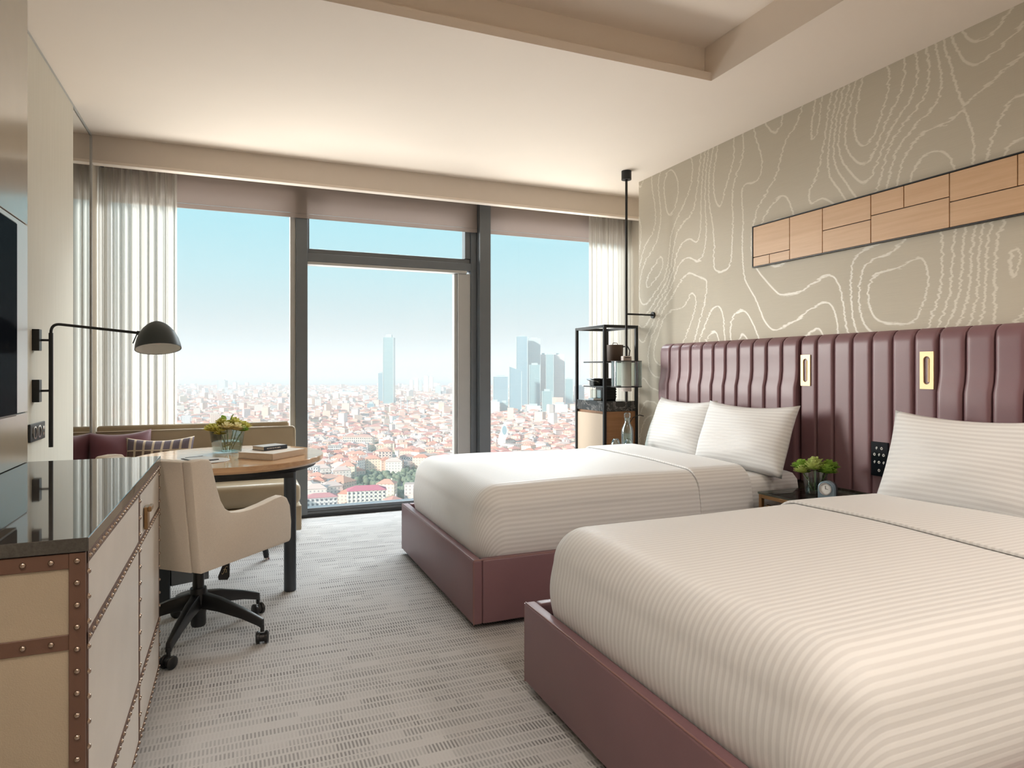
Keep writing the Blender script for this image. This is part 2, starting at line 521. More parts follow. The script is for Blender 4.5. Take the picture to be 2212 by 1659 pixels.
# ------------------------------------------------------------------ mesh builder
class MB:
    def __init__(self):
        self.v, self.f, self.uv, self.fc, self.fm = [], [], {}, {}, {}

    def face(self, idx, uv=None, c=None, mi=None):
        k = len(self.f)
        self.f.append(tuple(idx))
        if uv is not None: self.uv[k] = uv
        if c is not None: self.fc[k] = c
        if mi is not None: self.fm[k] = mi

    def box(self, x0, x1, y0, y1, z0, z1, M4=None):
        b = len(self.v)
        for z in (z0, z1):
            for x, y in ((x0, y0), (x1, y0), (x1, y1), (x0, y1)):
                p = Vector((x, y, z))
                self.v.append(M4 @ p if M4 else p)
        for q in ((3, 2, 1, 0), (4, 5, 6, 7), (0, 1, 5, 4), (1, 2, 6, 5), (2, 3, 7, 6), (3, 0, 4, 7)):
            self.face([b + i for i in q])
        return self

    def ring(self, c, ax, r, n, ref=None, ry=None):
        ax = Vector(ax).normalized()
        if ref is None:
            ref = Vector((1, 0, 0)) if abs(ax.x) < 0.9 else Vector((0, 1, 0))
        u = (ref - ax * ref.dot(ax)).normalized(); w = ax.cross(u)
        ry = r if ry is None else ry
        b = len(self.v)
        for i in range(n):
            a = 2 * math.pi * i / n
            self.v.append(Vector(c) + u * (r * math.cos(a)) + w * (ry * math.sin(a)))
        return b

    def bridge(self, a, b, n):
        for i in range(n):
            j = (i + 1) % n
            self.face((a + i, a + j, b + j, b + i))

    def tube(self, pts, r, n=10, cap=True, ref=None):
        pts = [Vector(p) for p in pts]
        rs = r if isinstance(r, (list, tuple)) else [r] * len(pts)
        prev = None; first = None
        ax0 = (pts[1] - pts[0]).normalized()
        if ref is None:
            ref = Vector((1, 0, 0)) if abs(ax0.x) < 0.8 else Vector((0, 0, 1))
        for i, p in enumerate(pts):
            if i == 0: ax = pts[1] - pts[0]
            elif i == len(pts) - 1: ax = pts[-1] - pts[-2]
            else: ax = (pts[i + 1] - p).normalized() + (p - pts[i - 1]).normalized()
            ax = ax.normalized()
            ref = (ref - ax * ref.dot(ax)).normalized()
            b = self.ring(p, ax, rs[i], n, ref)
            if prev is None: first = b
            else: self.bridge(prev, b, n)
            prev = b
        if cap:
            self.face([first + i for i in range(n)][::-1])
            self.face([prev + i for i in range(n)])
        return self

    def cyl(self, c, r, z0, z1, n=24, r1=None):
        return self.tube([(c[0], c[1], z0), (c[0], c[1], z1)], [r, r if r1 is None else r1], n)

    def lathe(self, prof, c=(0, 0, 0), n=24, cap0=False, cap1=False, axis=(0, 0, 1)):
        ax = Vector(axis).normalized(); prev = None
        for i, (r, h) in enumerate(prof):
            b = self.ring(Vector(c) + ax * h, ax, max(r, 1e-4), n)
            if prev is not None: self.bridge(prev, b, n)
            elif cap0: self.face([b + k for k in range(n)][::-1])
            prev = b
        if cap1: self.face([prev + k for k in range(n)])
        return self

    def prism(self, poly, fn0, fn1):
        """poly: list of 2d points; fn0 / fn1 map them to the two end caps"""
        b = len(self.v); n = len(poly)
        self.v += [Vector(fn0(*p)) for p in poly]
        self.v += [Vector(fn1(*p)) for p in poly]
        self.face([b + i for i in range(n)][::-1])
        self.face([b + n + i for i in range(n)])
        for i in range(n):
            j = (i + 1) % n
            self.face((b + i, b + j, b + n + j, b + n + i))
        return self

    def grid(self, nu, nv, fn, uvf=None, closed_u=False):
        b = len(self.v)
        for i in range(nu + 1):
            for j in range(nv + 1):
                self.v.append(Vector(fn(i / nu, j / nv)))
        for i in range(nu):
            for j in range(nv):
                q = ((i, j), (i + 1, j), (i + 1, j + 1), (i, j + 1))
                idx = [b + a * (nv + 1) + c for a, c in q]
                self.face(idx, [uvf(a / nu, c / nv) for a, c in q] if uvf else None)
        return self

    def blob(self, c, rx, ry, rz, nu=10, nv=7):
        b = len(self.v)
        for j in range(1, nv):
            ph = math.pi * j / nv - math.pi / 2
            for i in range(nu):
                a = 2 * math.pi * i / nu
                self.v.append(Vector((c[0] + rx * math.cos(ph) * math.cos(a), c[1] + ry * math.cos(ph) * math.sin(a), c[2] + rz * math.sin(ph))))
        for j in range(nv - 2):
            self.bridge(b + j * nu, b + (j + 1) * nu, nu)
        self.v.append(Vector((c[0], c[1], c[2] - rz))); lo = len(self.v) - 1
        self.v.append(Vector((c[0], c[1], c[2] + rz))); hi = len(self.v) - 1
        t = b + (nv - 2) * nu
        for i in range(nu):
            j = (i + 1) % nu
            self.face((b + j, b + i, lo)); self.face((t + i, t + j, hi))
        return self

    def mesh(self, name, mats, off=None, bevel=0.0, segs=2, smooth=False, angle=35):
        me = bpy.data.meshes.new(name)
        vs = [tuple(v - off) if off is not None else tuple(v) for v in self.v]
        me.from_pydata(vs, [], self.f)
        if self.uv:
            ul = me.uv_layers.new(name='UVMap')
            for p in me.polygons:
                q = self.uv.get(p.index)
                if q:
                    for k, li in enumerate(p.loop_indices):
                        ul.data[li].uv = q[k]
        if self.fc:
            ca = me.color_attributes.new('Col', 'FLOAT_COLOR', 'CORNER')
            for p in me.polygons:
                c = self.fc.get(p.index, (0.5, 0.5, 0.5))
                for li in p.loop_indices:
                    ca.data[li].color = (*c, 1)
        for m in (mats if isinstance(mats, (list, tuple)) else [mats]):
            me.materials.append(MAT[m])
        if self.fm:
            for p in me.polygons:
                p.material_index = self.fm.get(p.index, 0)
        if bevel:
            bm = bmesh.new(); bm.from_mesh(me)
            bmesh.ops.bevel(bm, geom=[e for e in bm.edges if e.is_manifold and e.calc_face_angle(0) > 0.5], offset=bevel, segments=segs, affect='EDGES', profile=0.5)
            bm.to_mesh(me); bm.free()
        if smooth:
            me.polygons.foreach_set('use_smooth', [True] * len(me.polygons))
            if hasattr(me, 'set_sharp_from_angle'):
                me.set_sharp_from_angle(angle=math.radians(angle))
        me.update()
        return me


ROOT = {}


def link(name, me, parent=None, loc=None):
    o = bpy.data.objects.new(name, me)
    col.objects.link(o)
    if parent is not None:
        o.parent = parent
        ROOT[o] = ROOT[parent]
    else:
        ROOT[o] = Vector((0, 0, 0))
    if loc is not None: o.location = loc
    return o


def build(name, mb, mats, parent=None, world=True, label=None, **kw):
    """one mesh object; vertices are in world space unless world=False (then in the thing's own frame)"""
    off = ROOT[parent] if (parent is not None and world) else None
    o = link(name, mb.mesh(name, mats, off, **kw), parent)
    if label: o['label'] = label
    return o


def thing(name, label, cat, loc=(0, 0, 0), rz=0.0, group=None):
    o = bpy.data.objects.new(name, None)
    o.empty_display_size = 0.1
    col.objects.link(o)
    o.location = loc; o.rotation_euler = (0, 0, rz)
    ROOT[o] = Vector(loc)
    return tag(o, label, cat, group)


def tag(o, label, cat, group=None):
    o['label'] = label; o['category'] = cat
    if group: o['group'] = group
    return o


def struct(name, loc=None):
    o = bpy.data.objects.new(name, None)
    o.empty_display_size = 0.1
    col.objects.link(o)
    o.location = loc or (0, 0, 0)
    ROOT[o] = Vector(loc or (0, 0, 0))
    o['kind'] = 'structure'
    return o


def sbuild(name, mb, mats, **kw):
    o = build(name, mb, mats, **kw); o['kind'] = 'structure'
    return o


def stuff(o):
    o['kind'] = 'stuff'; return o


def box(*a, **k):
    return MB().box(*a, **k)


def dup(root, loc, rz=None, label=None):
    r = root.copy(); col.objects.link(r); r.location = loc
    if rz is not None: r.rotation_euler = (0, 0, rz)
    if label: r['label'] = label
    for ch in list(root.children):
        c = ch.copy(); col.objects.link(c); c.parent = r
        for g in ch.children:
            d = g.copy(); col.objects.link(d); d.parent = c
    return r


# ================================================================== ROOM
XL, XR, YE, ZC = -0.97, 3.374, 5.11, 2.98     # left wall, right wall, end of right wall, ceiling
YV, YW = 5.60, 5.96                            # valance front, window frame front
XRR = 3.78                                     # recess beside the window
YB = -2.6
sbuild('floor', box(-1.2, 3.95, YB, 6.12, -0.12, 0.0), 'carpet')

# ceiling with a stepped tray recess
TX0, TX1, TY0, TY1, ZT = -0.55, 2.59, -1.6, 3.16, 3.20
cm = MB()
cm.box(-1.2, TX0, YB, 6.12, ZC, 3.4)
cm.box(TX1, 3.95, YB, 6.12, ZC, 3.4)
cm.box(TX0, TX1, TY1, TY1 + 0.06, ZC, ZC + 0.05)
cm.box(TX0, TX1, TY1 + 0.06, 6.12, ZC, 3.4)
cm.box(TX0, TX1, YB, TY0, ZC, 3.4)
cm.box(TX0, TX1, TY0, TY1 + 0.06, ZT, 3.4)
sbuild('ceiling', cm, 'ceiling')

wr = MB()
wr.box(XR, 3.95, YB, YE, 0, ZC)
sbuild('wall_right', wr, 'wallpaper')
sbuild('wall_recess', box(XRR, 3.95, YE, 6.12, 0, ZC), 'wall_plain')
sbuild('wall_back', box(-1.2, 3.95, YB - 0.15, YB, 0, ZC), 'wall_plain')
sbuild('wall_left', box(-1.2, XL, YB, 5.013, 0, ZC - 0.012), 'wall_fabric')
sbuild('wall_corner', box(-1.2, XL - 0.012, 5.013, 6.12, 0, ZC), 'wall_plain')
sbuild('trim_1', box(XL - 0.004, XL + 0.004, YB, YV, ZC - 0.014, ZC - 0.001), 'frame_light')
mp = thing('mirror_panel', 'tall narrow mirror on the left wall beside the sheer curtain', 'mirror', (XL - 0.006, 5.3, 0))
build('mirror_glass', box(XL - 0.011, XL - 0.001, 5.016, YV - 0.01, 0.005, ZC - 0.03), 'mirror', mp)
build('mirror_edge', box(XL - 0.011, XL + 0.006, YV - 0.03, YV - 0.004, 0.0, ZC - 0.02), 'frame_light', mp)

# curtain valance
va = MB()
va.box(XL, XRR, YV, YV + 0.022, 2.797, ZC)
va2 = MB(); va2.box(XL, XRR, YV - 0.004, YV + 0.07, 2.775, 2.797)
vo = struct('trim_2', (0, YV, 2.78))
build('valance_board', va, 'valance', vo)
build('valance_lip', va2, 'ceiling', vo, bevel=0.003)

# window wall: fascia over the head of the glazing, sill
wf = MB()
wf.box(XL - 0.2, XRR + 0.1, 6.0, 6.12, 2.86, 3.4)
sbuild('wall_window', wf, 'frame_grey')
sill = struct('trim_3', (1.4, YW, 0))
build('sill_board', box(XL, XRR, YW - 0.005, 6.07, 0.0, 0.045), 'frame_grey', sill, bevel=0.004)
build('sill_plinth', box(XL, XRR, YW - 0.03, YW - 0.006, 0.0, 0.022), 'black_metal', sill)

# --- three windows
GY = 6.04
X_A0, X_A1 = pY(627, 700, YW).x, pY(664, 700, YW).x        # left mullion
X_B0, X_B1 = pY(1022, 700, YW).x, pY(1053, 700, YW).x      # right mullion
X_G = pY(983, 700, YW + 0.02).x
Z_HEAD = 2.86


def rail(win, name, x0, x1, y0, y1, z0, z1, m='frame_grey', bev=0.003):
    return build(name, box(x0, x1, y0, y1, z0, z1), m, win, bevel=bev)


w1 = struct('window_1', (0, GY, 0))
rail(w1, 'frame_stile', XL, XL + 0.05, YW, GY + 0.03, 0.045, Z_HEAD)
rail(w1, 'frame_stile', X_A0, X_A0 + 0.045, YW + 0.01, GY + 0.03, 0.045, Z_HEAD, 'frame_light')
rail(w1, 'head_rail', XL + 0.05, X_A0, YW, GY + 0.03, 2.80, Z_HEAD)
rail(w1, 'bottom_rail', XL + 0.05, X_A0, YW + 0.01, GY + 0.03, 0.045, 0.085)
build('pane', box(XL + 0.05, X_A0, GY, GY + 0.012, 0.085, 2.80), 'glass', w1)

w2 = struct('window_2', (1.2, GY, 0))
rail(w2, 'mullion', X_A0 + 0.045, X_A1, YW - 0.02, GY + 0.04, 0.0, Z_HEAD)
rail(w2, 'glazing_bead', X_A1, X_A1 + 0.02, YW + 0.035, GY + 0.03, 2.33, 2.80)
rail(w2, 'head_rail', X_A1, X_B0, YW, GY + 0.03, 2.80, Z_HEAD)
rail(w2, 'transom', X_A1, X_B0 - 0.02, YW, GY + 0.03, 2.215, 2.285)
rail(w2, 'transom_bead', X_A1, X_B0 - 0.02, YW + 0.035, GY + 0.03, 2.286, 2.33)
rail(w2, 'transom_soffit', X_A1, X_B0 - 0.06, YW + 0.004, GY + 0.02, 2.188, 2.2145, 'frame_light')
rail(w2, 'bottom_rail', X_A1, X_B0, YW + 0.005, GY + 0.03, 0.0455, 0.075)
rail(w2, 'frame_stile', X_G + 0.03, X_B0 - 0.02, YW + 0.02, GY + 0.03, 0.075, 2.187, 'frame_light')
rail(w2, 'frame_stile', X_B0 - 0.075, X_B0 - 0.02, YW + 0.02, GY + 0.03, 2.331, 2.80)
rail(w2, 'sash_edge', X_G, X_G + 0.03, YW + 0.045, GY + 0.03, 0.075, 2.187, 'frame_light')
build('pane', box(X_A1 + 0.005, X_G, GY, GY + 0.012, 0.075, 2.188), 'glass', w2)
build('pane', box(X_A1 + 0.02, X_B0 - 0.075, GY, GY + 0.012, 2.33, 2.80), 'glass', w2)

w3 = struct('window_3', (2.9, GY, 0))
rail(w3, 'mullion', X_B0 - 0.02, X_B0 + 0.035, YW, GY + 0.04, 0.0, Z_HEAD)
rail(w3, 'blind_guide', X_B0 + 0.037, X_B1, 5.87, GY + 0.02, 0.0, 2.90)
rail(w3, 'head_rail', X_B1, XRR, YW, GY + 0.03, 2.80, Z_HEAD)
rail(w3, 'bottom_rail', X_B1, XRR, YW + 0.01, GY + 0.03, 0.045, 0.085)
rail(w3, 'frame_stile', XRR - 0.05, XRR, YW, GY + 0.03, 0.045, 2.80)
build('pane', box(X_B1, XRR - 0.05, GY, GY + 0.012, 0.085, 2.80), 'glass', w3)

# roller blinds
def blind(x0, x1, label):
    t = thing('roller_blind', label, 'blind', ((x0 + x1) / 2, 5.93, 2.58), group='roller blinds')
    build('blind_cloth', box(x0, x1, 5.930, 5.932, 2.615, 2.95), 'blind', t)
    build('hem_bar', box(x0, x1, 5.925, 5.937, 2.575, 2.613), 'blind', t, bevel=0.003)
    build('roller', MB().tube([(x0, 5.935, 2.95), (x1, 5.935, 2.95)], 0.022, 12), 'blind', t, smooth=True)
blind(XL + 0.03, X_B0 + 0.03, 'wide grey-brown roller blind pulled up above the left and middle panes')
blind(X_B1 + 0.005, XRR - 0.03, 'narrow grey-brown roller blind above the right pane beside the shelf unit')


# sheer curtains
def curtain(x0, x1, label, folds, seed, y0=5.855):
    r = random.Random(seed)
    ph = [r.uniform(0, 6.28) for _ in range(6)]
    L = x1 - x0
    def fn(u, v):
        x = x0 + L * u
        z = 0.02 + 2.80 * v
        g = 0.85 + 0.25 * (1 - v)
        s = math.sin(folds * 2 * math.pi * u + ph[0] + 0.7 * math.sin(2.3 * math.pi * u * 2 + ph[1]))
        y = y0 + g * (0.028 * s + 0.010 * math.sin(folds * 4.6 * math.pi * u + ph[2]) + 0.006 * math.sin(folds * 9.1 * math.pi * u + ph[3] + 1.2 * v))
        x += 0.010 * math.cos(folds * 2 * math.pi * u + ph[4]) * g
        return (x, y, z)
    t = thing('sheer_curtain', label, 'curtain', ((x0 + x1) / 2, y0, 0.02), group='sheer curtains')
    build('curtain_cloth', MB().grid(220, 14, fn), 'sheer', t, smooth=True, angle=180)
    build('curtain_track', box(x0, x1, y0 - 0.012, y0 + 0.012, 2.83, 2.85), 'frame_light', t)
curtain(XL + 0.005, -0.43, 'cream sheer curtain gathered at the left end of the window', 9, 3)
curtain(pY(1271, 700, 5.86).x, XRR - 0.01, 'cream sheer curtain gathered behind the black shelf unit', 8, 5)

# ================================================================== ADDED CEILING FILL LIGHTS (unseen, over and behind the camera)
def fill_light(x, y, z, watts, where):
    t = thing('added_ceiling_light', 'unseen added ceiling downlight ' + where, 'lamp', (x, y, z), group='added ceiling fill lights')
    build('trim_ring', MB().lathe([(0.085, 0.0), (0.105, 0.0), (0.105, -0.006), (0.085, -0.008), (0.085, 0.0)], (x, y, z), 28), 'ceiling', t, smooth=True)
    d = bpy.data.lights.new('fill_lamp', 'AREA'); d.shape = 'DISK'; d.size = 0.16
    d.energy = watts; d.color = (1.0, 0.90, 0.80); d.spread = math.radians(140)
    o = bpy.data.objects.new('fill_lamp', d); col.objects.link(o)
    o.parent = t; o.location = (0, 0, -0.009)
for (x, y, z, p, w) in ((2.95, 0.75, ZC, 9, 'nearest the wood wall panel'), (2.95, -0.3, ZC, 10, 'beside the right wall, above the bed foot end'), (2.95, -1.5, ZC, 9, 'by the right wall near the entrance'),
                        (1.0, 0.0, ZT, 14, 'in the middle of the ceiling tray'), (-0.6, 0.5, ZC, 13, 'above the dresser end'), (1.0, -1.2, ZT, 18, 'at the back of the ceiling tray')):
    fill_light(x, y, z, p, w)

# ================================================================== WOOD WALL PANEL
WP = thing('wall_panel', 'long strip of pale oak boards in a thin black frame on the patterned wall', 'wall panel', (XR, 2.3, 2.0))
PY0, PY1, PZ0, PZ1 = 0.66, 3.65, 1.997, 2.277
build('backing', box(XR - 0.006, XR - 0.0005, PY0, PY1, PZ0, PZ1), 'black_metal', WP)
fb = 0.006
build('frame_strip', box(XR - 0.022, XR - 0.0005, PY1, PY1 + fb, PZ0 - fb, PZ1 + fb), 'black_metal', WP)
build('frame_strip', box(XR - 0.022, XR - 0.0005, PY0 - fb, PY0, PZ0 - fb, PZ1 + fb), 'black_metal', WP)
build('frame_strip', box(XR - 0.022, XR - 0.0005, PY0, PY1, PZ0 - fb, PZ0), 'black_metal', WP)
build('frame_strip', box(XR - 0.022, XR - 0.0005, PY0, PY1, PZ1, PZ1 + fb), 'black_metal', WP)
boards = [(3.65, 3.317, 2.063, PZ1), (3.65, 3.495, PZ0, 2.063), (3.495, 3.317, PZ0, 2.063), (3.317, 3.053, PZ0, PZ1),
          (3.053, 2.713, 2.135, PZ1), (3.053, 2.713, PZ0, 2.135), (2.713, 2.51, 2.155, PZ1), (2.51, 2.26, 2.155, PZ1),
          (2.713, 2.26, PZ0, 2.155), (2.26, 1.941, 2.127, PZ1), (2.26, 1.75, PZ0, 2.127), (1.941, 1.75, 2.127, PZ1),
          (1.75, 1.42, PZ0, PZ1), (1.42, 1.0, 2.135, PZ1), (1.42, 1.0, PZ0, 2.135), (1.0, 0.66, PZ0, PZ1)]
for a, b, c, d in boards:
    g = 0.0025
    build('board', box(XR - 0.018, XR - 0.0062, b + g, a - g, c + g, d - g), 'wood_panel', WP, bevel=0.0008, segs=1)

# ================================================================== HEADBOARD
XH = 3.29
HB = thing('headboard', 'burgundy leather headboard with vertical channels running along the patterned wall', 'headboard', (XR - 0.04, 3.0, 0.55))
HZ0, HZ1 = 0.575, 1.49


def channel(sec, y0, y1, bulge, xf):
    """one padded vertical channel from y0 to y1; xf is the distance of the face from the wall"""
    g = 0.0045
    y0 += g; y1 -= g
    zs = [HZ0, 0.64, 0.80, 0.98, 1.08, 1.16, 1.215, 1.27, 1.36, 1.42, 1.455, 1.478, HZ1]
    def outx(z):
        o = xf
        if bulge:
            k = min(1, max(0, (1.25 - z) / 0.10)); o += 0.020 * k * k * (3 - 2 * k)
        e = (z - (HZ1 - 0.055)) / 0.055
        if e > 0: o *= math.sqrt(max(0.0, 1 - min(1, e) ** 2 * 0.86))
        return o
    nv = 16
    mb = MB()
    def fn(u, v):
        k = u * (len(zs) - 1); i = min(int(k), len(zs) - 2); z = zs[i] + (zs[i + 1] - zs[i]) * (k - i)
        s = 2 * v - 1
        o = outx(z) - 0.008 * abs(s) ** 12
        return (XR - o, y0 + (y1 - y0) * v, z)
    mb.grid(len(zs) - 1, nv, fn)
    # sides and top back to the wall
    b = len(mb.v)
    n0 = 0
    def vid(i, j): return i * (nv + 1) + j
    nz = len(zs)
    for j in (0, nv):
        bb = len(mb.v)
        for i in range(nz):
            p = mb.v[vid(i, j)]
            mb.v.append(Vector((XR - 0.006, p.y, p.z)))
        for i in range(nz - 1):
            q = (vid(i, j), vid(i + 1, j), bb + i + 1, bb + i)
            mb.face(q if j == nv else q[::-1])
    bb = len(mb.v)
    for j in range(nv + 1):
        p = mb.v[vid(nz - 1, j)]; mb.v.append(Vector((XR - 0.006, p.y, p.z)))
    for j in range(nv):
        mb.face((vid(nz - 1, j), vid(nz - 1, j + 1), bb + j + 1, bb + j))
    return build('leather_channel', mb, 'leather', sec, smooth=True, angle=50)


def section(name, ys, bulge, xf, label):
    y0, y1 = min(ys), max(ys)
    sec = build(name, box(XR - 0.05, XR - 0.004, y0 + 0.004, y1 - 0.004, HZ0 + 0.004, HZ1 - 0.035), 'leather_seam', HB, label=label)
    for a, b in zip(ys[:-1], ys[1:]):
        channel(sec, min(a, b), max(a, b), bulge, xf)
    return sec


def lin(a, b, n):
    return [a + (b - a) * i / n for i in range(n + 1)]


section('section', lin(4.67, 3.185, 11), True, 0.084, 'far section of channels behind the bed by the window')
section('section', lin(3.175, 2.285, 7), False, 0.076, 'flat middle section between the beds')
section('section', lin(2.275, 0.79, 11), True, 0.084, 'near section of channels behind the nearer bed')
# brass recessed pulls
for yc in (3.125, 2.335):
    pl = MB()
    n = 20
    hw, hh, rr = 0.037, 0.097, 0.017
    xo = XR - 0.083
    def slot(r, h, x):
        out = []
        for i in range(n):
            a = 2 * math.pi * i / n
            y = r * math.cos(a); z = r * math.sin(a) + (h if math.sin(a) >= 0 else -h)
            out.append(Vector((x, yc + y, 1.27 + z)))
        return out
    b0 = len(pl.v)
    outer = []
    for i in range(n):
        a = 2 * math.pi * i / n
        cxx, szz = math.cos(a), math.sin(a)
        k = min(hw / max(abs(cxx), 1e-6), hh / max(abs(szz), 1e-6))
        outer.append(Vector((xo, yc + cxx * k, 1.27 + szz * k)))
    # squared corners of the plate
    for sy, sz in ((1, 1), (-1, 1), (-1, -1), (1, -1)):
        ang = math.atan2(sz * hh, sy * hw) % (2 * math.pi)
        i = round(ang / (2 * math.pi) * n) % n
        outer[i] = Vector((xo, yc + sy * hw, 1.27 + sz * hh))
    rings = [[p + Vector((0.008, 0, 0)) for p in outer], outer, slot(0.018, 0.055, xo), slot(0.014, 0.052, xo + 0.022)]
    for rg in rings: pl.v += rg
    for k in range(3):
        pl.bridge(b0 + k * n, b0 + (k + 1) * n, n)
    pl.face([b0 + 3 * n + i for i in range(n)])
    plate = build('brass_plate', pl, 'brass', HB, label='polished brass recessed pull')
    build('grip_bar', MB().tube([(xo + 0.008, yc - 0.008, 1.27 - 0.06), (xo + 0.008, yc - 0.008, 1.27 + 0.06)], 0.006, 10), 'brass', plate, smooth=True)
# bedside control panel
cp = build('control_panel', box(XR - 0.086, XR - 0.070, 2.553, 2.657, 0.683, 0.872), 'tv_screen', HB, bevel=0.002, label='black touch control panel with white symbols')
def cpm(): return MB()
XP = XR - 0.0868
rows = [(0.838, (2.622, 2.590)), (0.802, (2.634, 2.606, 2.578)), (0.760, (2.634, 2.606, 2.578)), (0.715, (2.606,))]
for ri, (z, ys) in enumerate(rows):
    for k, y in enumerate(ys):
        mb = MB()
        if (ri + k) % 2:
            mb.lathe([(0.0045, 0), (0.0075, 0), (0.0075, 0.001)], (XP, y, z), 14, axis=(-1, 0, 0))
            mb.box(XP - 0.001, XP, y - 0.001, y + 0.001, z, z + 0.009)
        else:
            mb.box(XP - 0.001, XP, y - 0.006, y + 0.006, z - 0.002, z + 0.001)
            mb.box(XP - 0.001, XP, y - 0.0015, y + 0.0015, z - 0.008, z + 0.008)
            mb.box(XP - 0.001, XP, y - 0.006, y - 0.003, z + 0.003, z + 0.007)
        build('symbol', mb, 'white_print', cp)

# ================================================================== BEDS
XF = 1.060
BZ0, BZ1 = 0.03, 0.344


def cloth(x0, x1, y0, y1, ztop, zbot, r, nu=70, nv=80, foot=True, bulge=0.0, seed=0, wr=0.004, crown=0.012, skirt=None, shear=None):
    """draped cover: flat top, rounded edges, falls on the foot (x0) and both sides"""
    rg = random.Random(seed)
    ph = [rg.uniform(0, 6.28) for _ in range(8)]
    drop = ztop - zbot
    arc = r * math.pi / 2
    ext = arc + max(0, drop - r)
    ix0 = x0 + (r if foot else 0); iy0, iy1 = y0 + r, y1 - r
    A0 = ix0 - (ext if foot else 0); A1 = x1
    B0, B1 = iy0 - ext, iy1 + ext
    def P(u, v):
        a = A0 + (A1 - A0) * u; b = B0 + (B1 - B0) * v
        na = max(a, ix0); nb = min(max(b, iy0), iy1)
        dx, dy = a - na, b - nb
        d = math.hypot(dx, dy)
        x, y, z = na, nb, ztop
        if d > 1e-9:
            dx /= d; dy /= d
            d = min(d, ext)
            if d < arc:
                h = r * math.sin(d / r); z = ztop - (r - r * math.cos(d / r))
            else:
                s = d - arc; h = r; z = ztop - r - s
                h += bulge * math.sin(math.pi * min(1, s / max(1e-6, ext - arc))) - 0.25 * bulge * (s / max(1e-6, ext - arc)) ** 2
            x += dx * h; y += dy * h
        cxn = (a - x0) / (x1 - x0); cyn = (b - y0) / (y1 - y0)
        if 0 < cyn < 1:
            z += crown * math.sin(math.pi * min(1, max(0, cyn))) * (min(1, max(0, cxn) * 4) if foot else 1.0)
        z += wr * (math.sin(3.1 * a + 2.0 * b + ph[0]) + 0.7 * math.sin(5.3 * a - 3.7 * b + ph[1]) + 0.4 * math.sin(9.0 * b + ph[2] + 2 * a)) * (1 if d < arc else 0.3)
        return (x, y, z)
    def uvf(u, v):
        return (A0 + (A1 - A0) * u, B0 + (B1 - B0) * v)
    return MB().grid(nu, nv, P, uvf)


def bed(y0, y1, side, fold_x, seed, dz):
    t = thing('bed', 'bed on a burgundy leather platform ' + side, 'bed', ((XF + 3.2) / 2, (y0 + y1) / 2, 0), group='twin beds')
    x1 = 3.24
    th = 0.05
    build('foot_panel', box(XF, XF + th, y0, y1, BZ0, BZ1), 'leather', t, bevel=0.010, segs=3, smooth=True)
    build('side_panel', box(XF + th, x1, y0, y0 + th, BZ0, BZ1), 'leather', t, bevel=0.010, segs=3, smooth=True)
    build('side_panel', box(XF + th, x1, y1 - th, y1, BZ0, BZ1), 'leather', t, bevel=0.010, segs=3, smooth=True)
    build('platform', box(XF + th, x1, y0 + th, y1 - th, 0.20, 0.30), 'leather_seam', t)
    build('plinth', box(XF + 0.12, x1 - 0.05, y0 + 0.12, y1 - 0.12, 0.0, 0.20), 'leather_seam', t)
    for yy in (y0, y1):
        build('corner_piping', MB().tube([(XF + 0.004, yy + (0.004 if yy == y0 else -0.004), BZ0), (XF + 0.004, yy + (0.004 if yy == y0 else -0.004), BZ1 - 0.004)], 0.0035, 8), 'piping', t, smooth=True)
    build('edge_piping', MB().tube([(XF + 0.006, y0 + 0.006, BZ1 - 0.001), (XF + 0.006, y1 - 0.006, BZ1 - 0.001)], 0.0035, 8), 'piping', t, smooth=True)
    build('edge_piping', MB().tube([(XF + 0.006, y0 + 0.006, BZ1 - 0.001), (x1, y0 + 0.006, BZ1 - 0.001)], 0.0035, 8), 'piping', t, smooth=True)
    build('mattress', cloth(XF + 0.09, x1 - 0.02, y0 + 0.075, y1 - 0.075, 0.635, 0.305, 0.07, 40, 40, seed=seed + 5, wr=0.002), 'linen', t, smooth=True, angle=180)
    dv = thing('duvet', 'white striped duvet tucked over the bed ' + side, 'duvet', ((XF + 2.8) / 2, (y0 + y1) / 2, 0.31), group='duvets on the twin beds')
    build('duvet_cover', cloth(XF + 0.055, 2.80, y0 + 0.055, y1 - 0.055, 0.685 + dz, 0.312, 0.135, 110, 120, bulge=0.016, seed=seed, wr=0.003), 'linen', dv, smooth=True, angle=180)
    fo = cloth(fold_x, 2.83, y0 + 0.048, y1 - 0.048, 0.6985 + dz, 0.345, 0.135, 30, 120, foot=False, bulge=0.016, seed=seed, wr=0.003)
    fold = build('turned_down_sheet', fo, 'linen', dv, smooth=True, angle=180)
    md = fold.modifiers.new('thickness', 'SOLIDIFY'); md.thickness = 0.012; md.offset = -1
    bv = fold.modifiers.new('soft_edge', 'BEVEL'); bv.width = 0.005; bv.segments = 3; bv.limit_method = 'ANGLE'
    return t


c_n = pz(1022, 1352, BZ0); c_f = pz(865, 1185, BZ0); c_b = pz(1132, 1470, BZ0)
FY0, FY1 = c_n.y, c_f.y
NY1 = c_b.y; NY0 = NY1 - (FY1 - FY0)
bed(FY0, FY1, 'nearer the window', 2.45, 3, 0.0)
bed(NY0, NY1, 'at the front right', 2.30, 11, -0.018)


